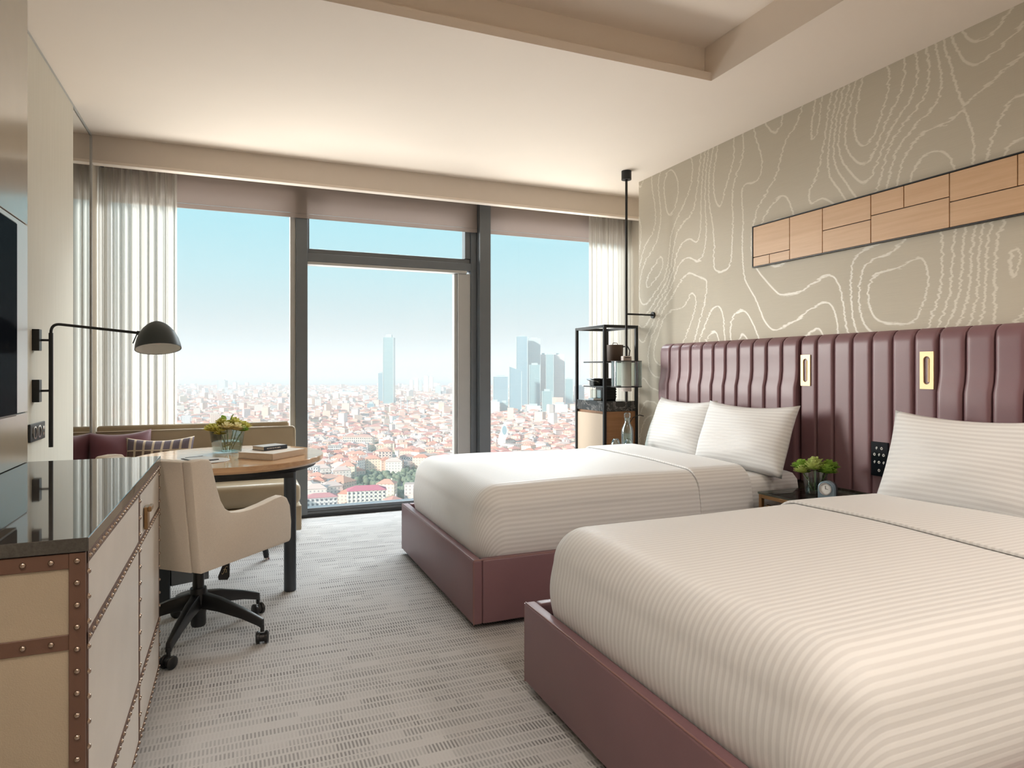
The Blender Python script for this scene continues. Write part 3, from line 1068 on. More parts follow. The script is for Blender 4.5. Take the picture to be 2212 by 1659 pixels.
# pillows
def pillow(name, label, cat, W, Hh, T, mat, loc, rz, tilt, seed=1, group=None, stripe=None, ex=2.6, roll=0.0):
    """local frame: width along x, height along z, thickness along y; stands on its lower edge at loc"""
    r = random.Random(seed)
    p1, p2, p3 = (r.uniform(0, 6.28) for _ in range(3))
    NU, NV = 28, 22
    def surf(sgn):
        def fn(u, v):
            a = 2 * u - 1; b = 2 * v - 1
            k = max(0.0, (1 - abs(a) ** ex)) ** 0.55 * max(0.0, (1 - abs(b) ** ex)) ** 0.55
            # sides pull in between the corners
            x = W / 2 * a * (1 - 0.045 * (1 - b * b)); z = Hh / 2 * b * (1 - 0.06 * (1 - a * a))
            wr = 0.006 * math.sin(4 * a + 3 * b + p1) + 0.004 * math.sin(7 * b - 4 * a + p2)
            y = sgn * (T / 2 * k + wr * k)
            z -= 0.02 * (1 - a * a) * (b > 0) * b
            return (x, y, z + Hh / 2)
        return fn
    mb = MB()
    uvf = lambda u, v: (u * W, v * Hh)
    mb.grid(NU, NV, surf(-1), uvf)
    n0 = len(mb.f)
    b = MB().grid(NU, NV, surf(1), uvf)
    off = len(mb.v)
    mb.v += b.v
    for i, fc in enumerate(b.f):
        mb.face(tuple(off + k for k in fc[::-1]), b.uv[i][::-1])
    o = build(name, mb, mat, smooth=True, angle=180)
    bm = bmesh.new(); bm.from_mesh(o.data); bmesh.ops.remove_doubles(bm, verts=bm.verts, dist=0.0005); bm.to_mesh(o.data); bm.free()
    o.location = loc
    o.rotation_mode = 'XYZ'
    # y- is the front; tilt leans the top back (towards +y local)
    o.rotation_euler = (Matrix.Rotation(rz, 3, 'Z') @ Matrix.Rotation(-tilt, 3, 'X') @ Matrix.Rotation(roll, 3, 'Y')).to_euler()
    tag(o, label, cat, group)
    return o


RZ = math.radians(-90)   # local -y (front) looks towards -x of the room
def stand(yc, xb, label, seed, W=0.74, Hh=0.46, rz=0.0, z=0.625):
    return pillow('pillow', label, 'pillow', W, Hh, 0.20, 'linen', (xb, yc, z), RZ + rz, math.radians(20), seed, 'white pillows on the beds')


stand(4.13, 2.995, 'white pillow at the window end of the farther bed', 1, W=0.75, rz=math.radians(-4))
stand(3.40, 2.965, 'white pillow on the farther bed beside the flowers', 2, W=0.78, rz=math.radians(3))
stand(1.98, 2.965, 'white pillow at the head of the front bed, next to the nightstand', 3, W=0.76, Hh=0.47, rz=math.radians(3))
stand(1.18, 2.965, 'white pillow at the head of the front bed, far from the nightstand', 4, W=0.76, rz=math.radians(0))

# ================================================================== FLOWERS, VASES
def bloom(name, label, c, r, mat, seed, group, stem_to, tilt=(0, 0)):
    """one flower head with layered petals and a stem"""
    g = random.Random(seed)
    t = thing(name, label, 'flower', c, group=group)
    mb = MB()
    for layer in range(5):
        rr = r * (0.30 + 0.17 * layer); npet = 5 + layer
        for k in range(npet):
            a = 2 * math.pi * (k + 0.5 * (layer % 2)) / npet + g.uniform(-.2, .2)
            lean = 0.15 + 0.26 * layer + g.uniform(-.08, .08)
            hgt = r * (1.05 - 0.10 * layer); w = r * (0.30 + 0.07 * layer)
            ca, sa = math.cos(a), math.sin(a)
            def fn(u, v, ca=ca, sa=sa, lean=lean, hgt=hgt, w=w, rr=rr):
                s = 2 * v - 1
                d = rr * 0.35 + hgt * math.sin(lean) * u * (0.75 + 0.5 * u)
                z = -0.45 * r + hgt * math.cos(lean) * (u - 0.12 * u * u * (1 + lean))
                ww = w * math.sin(math.pi * (0.16 + 0.74 * u)) * s
                d -= 0.35 * w * s * s
                d += 0.05 * r * math.sin(9 * v + 5 * u)
                return (d * ca - ww * sa, d * sa + ww * ca, z)
            mb.grid(3, 4, fn)
    p = build('petals', mb, mat, t, world=False, smooth=True, angle=180)
    s = Vector(stem_to) - Vector(c)
    build('stem', MB().tube([(0, 0, -0.3 * r), s * 0.5 + Vector((0.004, 0, 0)), s], 0.0028, 6), 'stem', t, world=False, smooth=True)
    t.rotation_euler = (0, 0, 0)
    return t


def leaf(c, d, L, w, label, group):
    d = Vector(d).normalized(); up = Vector((0, 0, 1)); sd = d.cross(up).normalized()
    def fn(u, v):
        s = 2 * v - 1
        p = Vector(c) + d * (L * u) + sd * (w * s * math.sin(math.pi * (0.08 + 0.9 * u)))
        p.z += -0.25 * L * u * u + 0.3 * w * abs(s)
        return p
    o = build('flower_leaf', MB().grid(6, 4, fn), 'bloom_green', smooth=True, angle=180)
    md = o.modifiers.new('thickness', 'SOLIDIFY'); md.thickness = 0.0008
    return tag(o, label, 'leaf', group)


def glass_pot(label, c, w0, w1, h, square=True, rz=0.0, water=0.6):
    t = thing('flower_vase', label, 'vase', c, rz)
    n = 4 if square else 28
    k = math.sqrt(2) if square else 1.0
    mb = MB()
    prof = [(w0 * k / 2, 0.0), (w1 * k / 2, h), (w1 * k / 2 - 0.003, h), (w0 * k / 2 - 0.004, 0.010)]
    mb.lathe(prof, (0, 0, 0), n, cap0=True, cap1=True)
    if square:
        mb.v = [Matrix.Rotation(math.pi / 4, 3, 'Z') @ v for v in mb.v]
    build('vase_glass', mb, 'clear_glass', t, world=False, smooth=not square)
    mw = MB()
    wt_ = w0 + (w1 - w0) * water
    mw.lathe([(w0 * k / 2 - 0.006, 0.011), (wt_ * k / 2 - 0.006, h * water)], (0, 0, 0), n, cap0=True, cap1=True)
    if square:
        mw.v = [Matrix.Rotation(math.pi / 4, 3, 'Z') @ v for v in mw.v]
    build('water', mw, 'water', t, world=False, smooth=not square)
    return t


# ================================================================== NIGHTSTANDS
def nightstand(x0, x1, y0, y1, z, label):
    t = thing('nightstand', label, 'nightstand', ((x0 + x1) / 2, (y0 + y1) / 2, 0), group='glass-topped nightstands')
    b = 0.022
    for x in (x0, x1 - b):
        for y in (y0, y1 - b):
            build('leg', box(x, x + b, y, y + b, 0, z - 0.012 - b), 'brass_aged', t, bevel=0.002)
    for y in (y0, y1 - b):
        build('rail', box(x0, x1, y, y + b, z - 0.012 - b, z - 0.012), 'brass_aged', t, bevel=0.002)
    for x in (x0, x1 - b):
        build('rail', box(x, x + b, y0 + b, y1 - b, z - 0.012 - b, z - 0.012), 'brass_aged', t, bevel=0.002)
    build('glass_top', box(x0 - 0.004, x1 + 0.004, y0 - 0.004, y1 + 0.004, z - 0.012, z), 'green_glass', t, bevel=0.001, segs=1)
    dz = z - 0.07
    d = build('drawer_box', box(x0 + 0.03, x1 - 0.03, y0 + 0.03, y1 - 0.03, dz - 0.16, dz), 'bronze_dark', t, bevel=0.003)
    build('drawer_front', box(x0 + 0.018, x0 + 0.03, y0 + 0.035, y1 - 0.035, dz - 0.155, dz - 0.005), 'brass_aged', d, bevel=0.002)
    build('shelf', box(x0 + b, x1 - b, y0 + b, y1 - b, 0.12, 0.135), 'bronze_dark', t)
    return t


NZ = 0.566
nightstand(2.80, 3.27, 2.46, 3.00, NZ, 'brass framed nightstand with a glass top between the two beds')
nightstand(2.86, 3.27, FY1 + 0.03, FY1 + 0.46, NZ, 'brass framed nightstand with carafe, beyond the farther bed')

# flowers on the nightstand
vc = pz(1757, 1072, NZ)
vc = Vector((3.04, 2.815, NZ))
glass_pot('clear tapered glass vase of green flowers on the nightstand', vc, 0.105, 0.135, 0.14, square=False)
gf = 'green flowers in the nightstand vase'
GP = ('topmost in the middle', 'upper left towards the window', 'upper front, palest', 'upper back by the headboard', 'right side by the headboard', 'lowest towards the farther bed', 'lowest towards the front bed', 'lowest at the front', 'lowest at the back')
k = 0
for i, (dx, dy, dz, r, m) in enumerate([(0, 0, .185, .04, 'bloom_lime'), (-.055, .03, .172, .036, 'bloom_green'), (-.05, -.035, .176, .036, 'bloom_lime'),
                                        (.045, .045, .172, .036, 'bloom_green'), (.05, -.04, .174, .036, 'bloom_green'), (0, .075, .155, .034, 'bloom_green'),
                                        (-.01, -.08, .158, .034, 'bloom_green'), (-.085, 0, .150, .030, 'bloom_lime'), (.085, .01, .150, .030, 'bloom_green')]):
    bloom('green_blossom', 'green blossom in the nightstand vase, ' + GP[i], vc + Vector((dx * 1.15, dy * 1.15, dz)), r * 1.6, m, 20 + i, gf, vc + Vector((dx * .25, dy * .25, 0.02)))

for i in range(7):
    a_ = 2 * math.pi * i / 7 + 0.3
    leaf(vc + Vector((0.055 * math.cos(a_), 0.055 * math.sin(a_), 0.150)), (math.cos(a_), math.sin(a_), 0.35), 0.075, 0.016, 'pointed green leaf fringing the blossoms in the nightstand vase', 'leaves round the nightstand flowers')

# alarm clock
cc = pz(1791, 1076, NZ); cc = Vector((2.94, 2.645, NZ))
ck = thing('alarm_clock', 'small grey alarm clock with round dial beside the flowers', 'clock', cc, math.radians(-70))
def arch(w, h, n=14):
    pts = [(-w, 0)]
    for i in range(n + 1):
        a = math.pi - math.pi * i / n
        pts.append((w * math.cos(a), h - w + w * math.sin(a)))
    pts.append((w, 0))
    return pts
build('clock_case', MB().prism(arch(0.042, 0.108), lambda a, b: (a, 0.018, b), lambda a, b: (a, -0.016, b)), 'clock_blue', ck, world=False, bevel=0.003)
build('clock_back', MB().prism(arch(0.040, 0.105), lambda a, b: (a, 0.045, b), lambda a, b: (a, 0.0185, b)), 'dark_plastic', ck, world=False, bevel=0.003)
dial = build('clock_dial', MB().lathe([(0.0, 0.002), (0.028, 0.002), (0.028, 0.0)], (0, -0.0165, 0.066), 24, axis=(0, -1, 0)), 'white_print', ck, world=False)
build('dial_ring', MB().lathe([(0.028, 0.0), (0.028, 0.006), (0.033, 0.006), (0.034, 0.0)], (0, -0.0165, 0.066), 24, axis=(0, -1, 0)), 'chrome', ck, world=False, smooth=True)
build('clock_hand', box(-0.001, 0.001, -0.0200, -0.0188, 0.066, 0.083), 'dark_plastic', dial, world=False)
build('clock_hand', box(0.0, 0.014, -0.0200, -0.0188, 0.065, 0.067), 'dark_plastic', dial, world=False)
card = tag(build('note_card', box(2.80, 2.86, 2.60, 2.66, NZ + 0.0002, NZ + 0.002), 'white_print'), 'small white card lying on the glass nightstand by the clock', 'card')

# carafe and glasses beyond the far bed
cv = pD(1355, 983, 5.30); cv = Vector((cv.x, cv.y, NZ))
ca = thing('water_carafe', 'tall clear glass water carafe with stopper beyond the farther bed', 'carafe', cv)
build('carafe_glass', MB().lathe([(0.046, 0), (0.048, 0.01), (0.048, 0.21), (0.044, 0.24), (0.022, 0.285), (0.021, 0.315), (0.025, 0.325), (0.022, 0.325), (0.018, 0.29), (0.041, 0.238), (0.045, 0.21), (0.045, 0.012)], (0, 0, 0), 28, cap0=True, cap1=True), 'clear_glass', ca, world=False, smooth=True)
build('water', MB().lathe([(0.0445, 0.013), (0.0445, 0.20)], (0, 0, 0), 24, cap0=True, cap1=True), 'water', ca, world=False, smooth=True)
build('stopper', MB().lathe([(0.017, 0.30), (0.017, 0.327), (0.026, 0.328), (0.026, 0.356), (0.020, 0.364)], (0, 0, 0), 24, cap0=True, cap1=True), 'clear_glass', ca, world=False, smooth=True)
gprof = [(0.037, 0), (0.040, 0.03), (0.042, 0.07), (0.036, 0.13), (0.024, 0.160), (0.018, 0.165), (0.016, 0.162), (0.022, 0.157), (0.034, 0.128), (0.039, 0.07), (0.038, 0.03), (0.035, 0.001)]
for (gx, dd, lab) in ((1330, 5.22, 'upturned drinking glass left of the carafe'), (1358, 5.17, 'upturned drinking glass in front of the carafe')):
    p = pD(gx, 985, dd); p = Vector((p.x, p.y, NZ))
    o = thing('drinking_glass', lab, 'glass', p, group='glasses by the carafe')
    build('glass_bowl', MB().lathe(gprof, (0, 0, 0), 26), 'clear_glass', o, world=False, smooth=True)
    build('glass_base', MB().lathe([(0.016, 0.158), (0.016, 0.166)], (0, 0, 0), 20, cap0=True, cap1=True), 'clear_glass', o, world=False, smooth=True)

# ================================================================== MINIBAR SHELF UNIT
SX0, SX1, SY0, SY1, SZ = 3.035, 3.395, 5.15, 5.70, 1.68
su = thing('shelf_unit', 'black metal shelf unit with a low oak cabinet in the window corner', 'shelf unit', ((SX0 + SX1) / 2, (SY0 + SY1) / 2, 0))
b = 0.026
for x in (SX0, SX1 - b):
    for y in (SY0, SY1 - b):
        build('post', box(x, x + b, y, y + b, 0, SZ), 'black_metal', su, bevel=0.0015, segs=1)
for y in (SY0, SY1 - b):
    build('top_rail', box(SX0 + b, SX1 - b, y, y + b, SZ - b, SZ), 'black_metal', su, bevel=0.0015, segs=1)
for x in (SX0, SX1 - b):
    build('top_rail', box(x, x + b, SY0 + b, SY1 - b, SZ - b, SZ), 'black_metal', su, bevel=0.0015, segs=1)
for z in (1.353, 1.125):
    build('shelf', box(SX0 + b, SX1 + 0.01, SY0 - 0.004, SY1 - 0.12, z - 0.012, z), 'black_metal', su, bevel=0.0015, segs=1)
build('marble_top', box(SX0 + 0.006, SX1 - 0.003, SY0 + 0.008, SY1 - 0.006, 0.90, 0.99), 'marble', su, bevel=0.002)
cabt = build('cabinet', box(SX0 + 0.03, SX1 - 0.003, SY0 + 0.012, SY1 - 0.012, 0.04, 0.897), 'wood_cab', su)
build('cabinet_door', box(SX0 + 0.012, SX0 + 0.029, SY0 + 0.03, SY1 - 0.03, 0.06, 0.875), 'beige_door', cabt, bevel=0.002)
# coffee machine
cmz = 0.9902
cfp = Vector((3.16, 5.42, cmz))
cf = thing('coffee_machine', 'small black capsule coffee machine on the black marble top', 'coffee machine', cfp)
build('machine_body', box(-0.02, 0.13, -0.06, 0.07, 0, 0.205), 'black_plastic', cf, world=False, bevel=0.008)
for i in range(7):
    build('body_rib', box(-0.021, 0.131, -0.0625, -0.058, 0.025 + i * 0.024, 0.037 + i * 0.024), 'black_metal', cf, world=False)
build('brew_head', box(-0.10, -0.015, -0.04, 0.05, 0.135, 0.205), 'black_plastic', cf, world=False, bevel=0.012)
build('spout', MB().tube([(-0.075, 0.005, 0.15), (-0.075, 0.005, 0.115)], [0.016, 0.011], 12), 'chrome', cf, world=False, smooth=True)
build('lever', MB().tube([(-0.055, -0.045, 0.17), (-0.125, -0.03, 0.195), (-0.125, 0.04, 0.195), (-0.055, 0.055, 0.17)], 0.006, 8), 'chrome', cf, world=False, smooth=True)
build('drip_tray', box(-0.105, -0.0205, -0.045, 0.055, 0, 0.02), 'chrome', cf, world=False, bevel=0.003)
build('water_tank', box(-0.085, -0.0205, -0.035, 0.045, 0.021, 0.10), 'clear_glass', cf, world=False, bevel=0.006)
# ice bucket
ib = thing('ice_bucket', 'brown leather ice bucket with black handle on the upper shelf', 'bucket', (3.265, 5.34, 1.3535))
build('bucket_body', MB().lathe([(0.070, 0), (0.073, 0.006), (0.077, 0.150), (0.077, 0.153), (0.0, 0.157)], (0, 0, 0), 28, cap0=True), 'bucket', ib, world=False, smooth=True)
build('handle', MB().tube([(0.045, -0.060, 0.135), (0.085, -0.078, 0.140), (0.110, -0.08, 0.10), (0.104, -0.076, 0.05), (0.056, -0.056, 0.03)], 0.006, 8), 'black_plastic', ib, world=False, smooth=True)
build('lid_knob', MB().tube([(-0.03, 0, 0.152), (-0.02, 0, 0.172), (0.02, 0, 0.172), (0.03, 0, 0.152)], 0.004, 8), 'chrome', ib, world=False, smooth=True)

# pendant pole lamp
RX, RY = 3.09, 4.87
pl = thing('pole_lamp', 'black ceiling rod lamp with clear cylinder shade in front of the shelf unit', 'lamp', (RX, RY, 1.05))
build('ceiling_canopy', MB().cyl((RX, RY), 0.043, ZC - 0.075, ZC, 28), 'black_metal', pl, smooth=True)
build('rod', MB().cyl((RX, RY), 0.0105, 1.375, ZC - 0.07, 14), 'black_metal', pl, smooth=True)
zr = pX(1410, 681, XR).z
build('wall_arm', MB().tube([(RX, RY, zr), (XR - 0.012, RY + 0.01, zr)], 0.008, 12), 'black_metal', pl, smooth=True)
build('wall_flange', MB().tube([(XR - 0.014, RY + 0.01, zr), (XR, RY + 0.01, zr)], 0.028, 20), 'black_metal', pl, smooth=True)
build('bracket', box(RX - 0.042, RX + 0.042, RY - 0.02, RY + 0.02, 1.352, 1.392), 'opal', pl, bevel=0.003)
build('bracket_slot', box(RX - 0.026, RX + 0.026, RY - 0.0215, RY - 0.019, 1.376, 1.382), 'black_metal', pl)
build('shade', MB().lathe([(0.128, 1.135), (0.13, 1.135), (0.13, 1.350), (0.128, 1.350), (0.128, 1.135)], (RX, RY, 0), 40), 'clear_glass', pl, smooth=True)
build('shade_cap', MB().lathe([(0.0, 1.351), (0.131, 1.351), (0.131, 1.346), (0.0, 1.346)], (RX, RY, 0), 40), 'black_metal', pl)
build('shade_ring', MB().lathe([(0.120, 1.126), (0.132, 1.126), (0.132, 1.134), (0.120, 1.134), (0.120, 1.126)], (RX, RY, 0), 40), 'black_metal', pl)
build('diffuser', MB().lathe([(0.0, 1.09), (0.044, 1.09), (0.044, 1.345), (0.0, 1.345)], (RX, RY, 0), 28), 'opal', pl, smooth=True)
build('socket', MB().cyl((RX, RY), 0.012, 1.0, 1.09, 12), 'black_metal', pl, smooth=True)
cord = MB().tube([(3.20, 5.02, 0.78), (3.26, 5.03, 0.85), (3.33, 5.035, 0.87), (XR - 0.002, 5.03, 0.86)], 0.004, 6)
tag(build('power_cord', cord, 'black_plastic', smooth=True), 'thin black cord looping against the wall behind the carafe', 'cord')

# ================================================================== WALL LAMP
wl = thing('wall_lamp', 'black swing-arm wall lamp with dome shade over the round table', 'lamp', (XL, 4.4, 0.86))
RW = Vector((XL + 0.075, 4.36, 0))
def onrod(y):
    a = ray(110, y); t = math.hypot(RW.x, RW.y) / math.hypot(a[0], a[1]); return EYE + a[2] * t
z_rb, z_rt = onrod(957), onrod(704)
a = ray(110, 800); kx = RW.x / a[0]; RW = Vector((RW.x, a[1] * kx, 0))
for (ya, yb) in ((712, 758), (820, 868)):
    z0, z1 = onrod(yb), onrod(ya); zm = (z0 + z1) / 2
    br = build('bracket', box(XL, XL + 0.032, RW.y - 0.035, RW.y + 0.015, z0, z1), 'black_metal', wl, bevel=0.002)
    build('bracket_pin', MB().tube([(XL + 0.03, RW.y, zm), (RW.x, RW.y, zm)], 0.006, 10), 'black_metal', br, smooth=True)
SHD = 3.45
sh_top = pD(338, 722, SHD)
arm_end = pD(297, 719, SHD + 0.03)
pts = [(RW.x, RW.y, z_rb + (z_rt - z_rb - 0.05) * i / 3) for i in range(4)]
v2 = (Vector((arm_end.x, arm_end.y, arm_end.z)) - Vector((RW.x, RW.y, z_rt))).normalized()
p0 = Vector((RW.x, RW.y, z_rt - 0.05)); p1 = Vector((RW.x, RW.y, z_rt)); p2 = p1 + v2 * 0.05
bend = [p0 * (1 - t) ** 2 + p1 * 2 * t * (1 - t) + p2 * t * t for t in [i / 8 for i in range(9)]]
build('pole', MB().tube(pts, 0.0105, 14), 'black_metal', wl, smooth=True)
build('arm', MB().tube(bend + [arm_end], 0.0072, 12), 'black_metal', wl, smooth=True)
# dome shade; axis tilted a little
shade_c = pD(342, 754, SHD)
axd = (Vector((0, 0, 1)) + Vector((SN, CN, 0)) * 0.20 - Vector((CN, -SN, 0)) * 0.17).normalized()
dome = [(r_ * 0.109, h_ * 0.152) for r_, h_ in ((1, 0), (1.0, 0.03), (0.975, 0.15), (0.90, 0.36), (0.78, 0.56), (0.62, 0.73), (0.44, 0.86), (0.27, 0.94), (0.12, 0.985), (0.0, 1.0))]
sh = build('shade', MB().lathe(dome, shade_c, 40, axis=axd), 'lamp_black', wl, smooth=True, angle=80)
build('shade_lining', MB().lathe([(r * 0.965, h * 0.95 + 0.001) for r, h in dome], shade_c, 40, axis=axd), 'lamp_inner', sh, smooth=True, angle=80)
build('bulb', MB().blob(shade_c + axd * 0.06, 0.028, 0.028, 0.034, 14, 10), 'opal', sh, smooth=True, angle=180)
elbow = shade_c + axd * 0.070 + (arm_end - (shade_c + axd * 0.070)).normalized() * 0.085
build('swivel', MB().tube([arm_end, elbow], 0.011, 12), 'black_metal', wl, smooth=True)
build('switch_pin', MB().tube([arm_end + Vector((0, 0, 0)), pD(287, 742, SHD + 0.02)], 0.003, 8), 'black_metal', wl, smooth=True)

# wall socket
s0 = pX(60, 958, XL); s1 = pX(92, 912, XL)
ws = thing('wall_socket', 'black wall socket plate with two round outlets beside the media panel', 'socket', (XL, (s0.y + s1.y) / 2, s0.z))
SYA, SYB, SZA, SZB = s0.y, s1.y, 0.904, 0.996
build('socket_plate', box(XL, XL + 0.012, SYA, SYB, SZA, SZB), 'black_plastic', ws, bevel=0.003)
zc = (SZA + SZB) / 2
for i in range(2):
    yc = SYA + 0.068 + i * 0.082
    o = build('outlet', MB().lathe([(0.033, 0.0), (0.033, 0.005), (0.026, 0.005), (0.026, 0.001), (0.0, 0.001)], (XL + 0.0121, yc, zc), 24, axis=(1, 0, 0)), 'chrome', ws)
    build('outlet_well', MB().lathe([(0.0255, 0.0012), (0.0, 0.0012)], (XL + 0.0122, yc, zc), 24, axis=(1, 0, 0)), 'black_plastic', o)
for i in range(2):
    build('port', box(XL + 0.012, XL + 0.014, SYB - 0.05, SYB - 0.022, zc - 0.026 + i * 0.03, zc - 0.008 + i * 0.03), 'chrome', ws)

# ================================================================== MEDIA PANEL AND TV
XM = -0.762
YM0, YM1 = 0.55, 3.15
mpn = thing('media_panel', 'tall beige lacquered wall panel behind the television', 'wall panel', (XM, 2.0, 0.91))
zt = pX(60, 488, XM).z
zb = pX(58, 890, XM).z
build('panel_board', box(XL + 0.001, XM, YM0, YM1, zt + 0.003, ZC - 0.001), 'lacquer', mpn, bevel=0.002)
build('panel_board', box(XL + 0.001, XM, YM0, YM1, zb + 0.0015, zt - 0.0015), 'lacquer_sheen', mpn, bevel=0.002)
build('panel_board', box(XL + 0.001, XM, YM0, YM1, 0.9095, zb - 0.0015), 'lacquer', mpn, bevel=0.002)
build('shadow_gap', box(XL + 0.001, XM - 0.008, YM0 + 0.01, YM1 - 0.002, 0.91, ZC - 0.01), 'black_metal', mpn)
tvf = pX(36, 800, XM + 0.036).y
tv = thing('television', 'black flat television on the beige media panel at the left edge', 'television', (XM, 2.0, 1.1))
TZ0, TZ1 = pX(33, 897, XM + 0.02).z, pX(33, 486, XM + 0.02).z
build('tv_body', box(XM + 0.001, XM + 0.036, tvf - 1.22, tvf, TZ0, TZ1), 'bronze_dark', tv, bevel=0.002)
build('tv_screen', box(XM + 0.036, XM + 0.039, tvf - 1.214, tvf - 0.006, TZ0 + 0.008, TZ1 - 0.006), 'tv_screen', tv)

# ================================================================== DRESSER
DX, DY0, DY1, DZ = -0.30, 1.68, 3.155, 0.908
dr = thing('dresser', 'cream leather dresser with brown straps, nailhead trim and dark stone top', 'dresser', ((XL + DX) / 2, (DY0 + DY1) / 2, 0))
XI = XL + 0.001
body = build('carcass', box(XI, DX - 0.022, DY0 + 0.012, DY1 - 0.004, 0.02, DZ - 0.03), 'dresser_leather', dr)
build('stone_top', box(XI, DX + 0.004, DY0 - 0.004, DY1 + 0.002, DZ - 0.03, DZ), 'stone_top', dr, bevel=0.002)
build('plinth', box(XI, DX - 0.06, DY0 + 0.05, DY1 - 0.05, 0, 0.02), 'black_metal', dr)
YS = pX(302, 1300, DX).y           # seam between the two doors
ZA, ZB_, ZCc = DZ - 0.032, 0.685, 0.222
strap_w = 0.033
# end panel facing the room entrance
ends = [(0.685 + strap_w / 2, ZA - strap_w), (0.222 + strap_w / 2, 0.685 - strap_w / 2), (0.025, 0.222 - strap_w / 2)]
for z0, z1 in ends:
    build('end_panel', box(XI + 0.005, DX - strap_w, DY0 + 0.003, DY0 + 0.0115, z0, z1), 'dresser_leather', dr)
for zc_ in (ZA - strap_w / 2, 0.685, 0.222):
    build('end_strap', box(XI + 0.005, DX - strap_w, DY0 - 0.0005, DY0 + 0.0115, zc_ - strap_w / 2, zc_ + strap_w / 2), 'strap', dr, bevel=0.001, segs=1)
build('corner_strap', box(DX - strap_w, DX - 0.002, DY0 - 0.0015, DY0 + 0.0115, 0.02, ZA), 'strap', dr, bevel=0.001, segs=1)
# two doors on the long side
for (ya, yb) in ((DY0 + 0.0125, YS - 0.002), (YS + 0.002, DY1 - 0.006)):
    d = build('door', box(DX - 0.020, DX - 0.002, ya, yb, 0.022, ZA), 'dresser_front_lit', dr, bevel=0.001, segs=1)
    for zc_ in (ZA - 0.014, 0.685, 0.222):
        build('trim_strip', box(DX - 0.003, DX, ya, yb, zc_ - 0.013, zc_ + 0.013), 'strap', d)
    for y_ in ((ya, ya + 0.012), (yb - 0.012, yb)):
        build('trim_strip', box(DX - 0.003, DX - 0.0005, y_[0], y_[1], 0.022, ZA), 'strap', d)
    build('trim_strip', box(DX - 0.003, DX, ya, yb, 0.022, 0.034), 'strap', d)
# nails
def nail_mesh(r, h, axis, name):
    return MB().lathe([(r, 0.0), (r * 0.86, h * 0.55), (r * 0.5, h * 0.9), (0.0, h)], (0, 0, 0), 8, axis=axis).mesh(name, 'nail', smooth=True)
nm_x = nail_mesh(0.0068, 0.0065, (1, 0, 0), 'nail_side')
nm_y = nail_mesh(0.0066, 0.0055, (0, -1, 0), 'nail_end')
def nail(me, x, y, z):
    link('nail', me, dr, Vector((x, y, z)) - ROOT[dr])
def steps(a, b, s):
    n = max(1, round((b - a) / s)); return [a + (b - a) * i / n for i in range(n + 1)]
for z in (ZA - 0.014, 0.685, 0.222, 0.030):
    for y in steps(DY0 + 0.03, YS - 0.022, 0.040) + steps(YS + 0.022, DY1 - 0.022, 0.040):
        nail(nm_x, DX - 0.0005, y, z)
for y in (DY0 + 0.018, YS - 0.008, YS + 0.008, DY1 - 0.012):
    for z in steps(0.06, 0.83, 0.055):
        nail(nm_x, DX - 0.001, y, z)
for z in steps(0.05, ZA - strap_w / 2, 0.0475):
    nail(nm_y, DX - strap_w / 2 - 0.001, DY0 - 0.0012, z)
for z in (ZA - strap_w / 2, 0.685, 0.222):
    for i in range(4):
        nail(nm_y, DX - strap_w - 0.032 - 0.05 * i, DY0 - 0.0003, z)
# brass latch pull across the seam
hp = pX(313, 1115, DX)
pull = build('latch_pull', box(DX, DX + 0.012, hp.y - 0.03, hp.y + 0.03, hp.z - 0.042, hp.z + 0.036), 'brass_aged', dr, bevel=0.003, label='aged brass latch')
build('latch_hood', box(DX + 0.012, DX + 0.024, hp.y - 0.032, hp.y + 0.032, hp.z + 0.020, hp.z + 0.038), 'brass_aged', pull, bevel=0.003)

# ================================================================== SOFA
sf = thing('banquette_sofa', 'tan leather banquette sofa under the window', 'sofa', (-0.25, 5.5, 0))
FX = 0.455
def rb(name, x0, x1, y0, y1, z0, z1, m='sofa_leather', bev=0.02, segs=4, parent=None):
    return build(name, box(x0, x1, y0, y1, z0, z1), m, parent or sf, bevel=bev, segs=segs, smooth=True, angle=60)
rb('base', XL + 0.002, FX, 5.235, 5.80, 0.06, 0.25, bev=0.012)
rb('seat_cushion', XL + 0.003, FX - 0.005, 5.225, 5.74, 0.25, 0.425, bev=0.055, segs=5)
rb('back_shell', XL + 0.002, 0.40, 5.765, 5.82, 0.252, 0.850, bev=0.02)
rb('back_cushion', XL + 0.003, 0.445, 5.69, 5.764, 0.42, 0.815, bev=0.025)
build('piping', MB().tube([(XL + 0.01, 5.692, 0.813), (0.42, 5.692, 0.813), (0.437, 5.692, 0.80), (0.443, 5.692, 0.78), (0.443, 5.692, 0.44)], 0.005, 8), 'sofa_pipe', sf, smooth=True)
build('piping', MB().tube([(XL + 0.01, 5.236, 0.246), (FX - 0.002, 5.236, 0.246)], 0.005, 8), 'sofa_pipe', sf, smooth=True)
for x in (-0.8, 0.30):
    build('leg', box(x, x + 0.05, 5.29, 5.34, 0, 0.06), 'black_metal', sf)
    build('leg', box(x, x + 0.05, 5.70, 5.75, 0, 0.06), 'black_metal', sf)


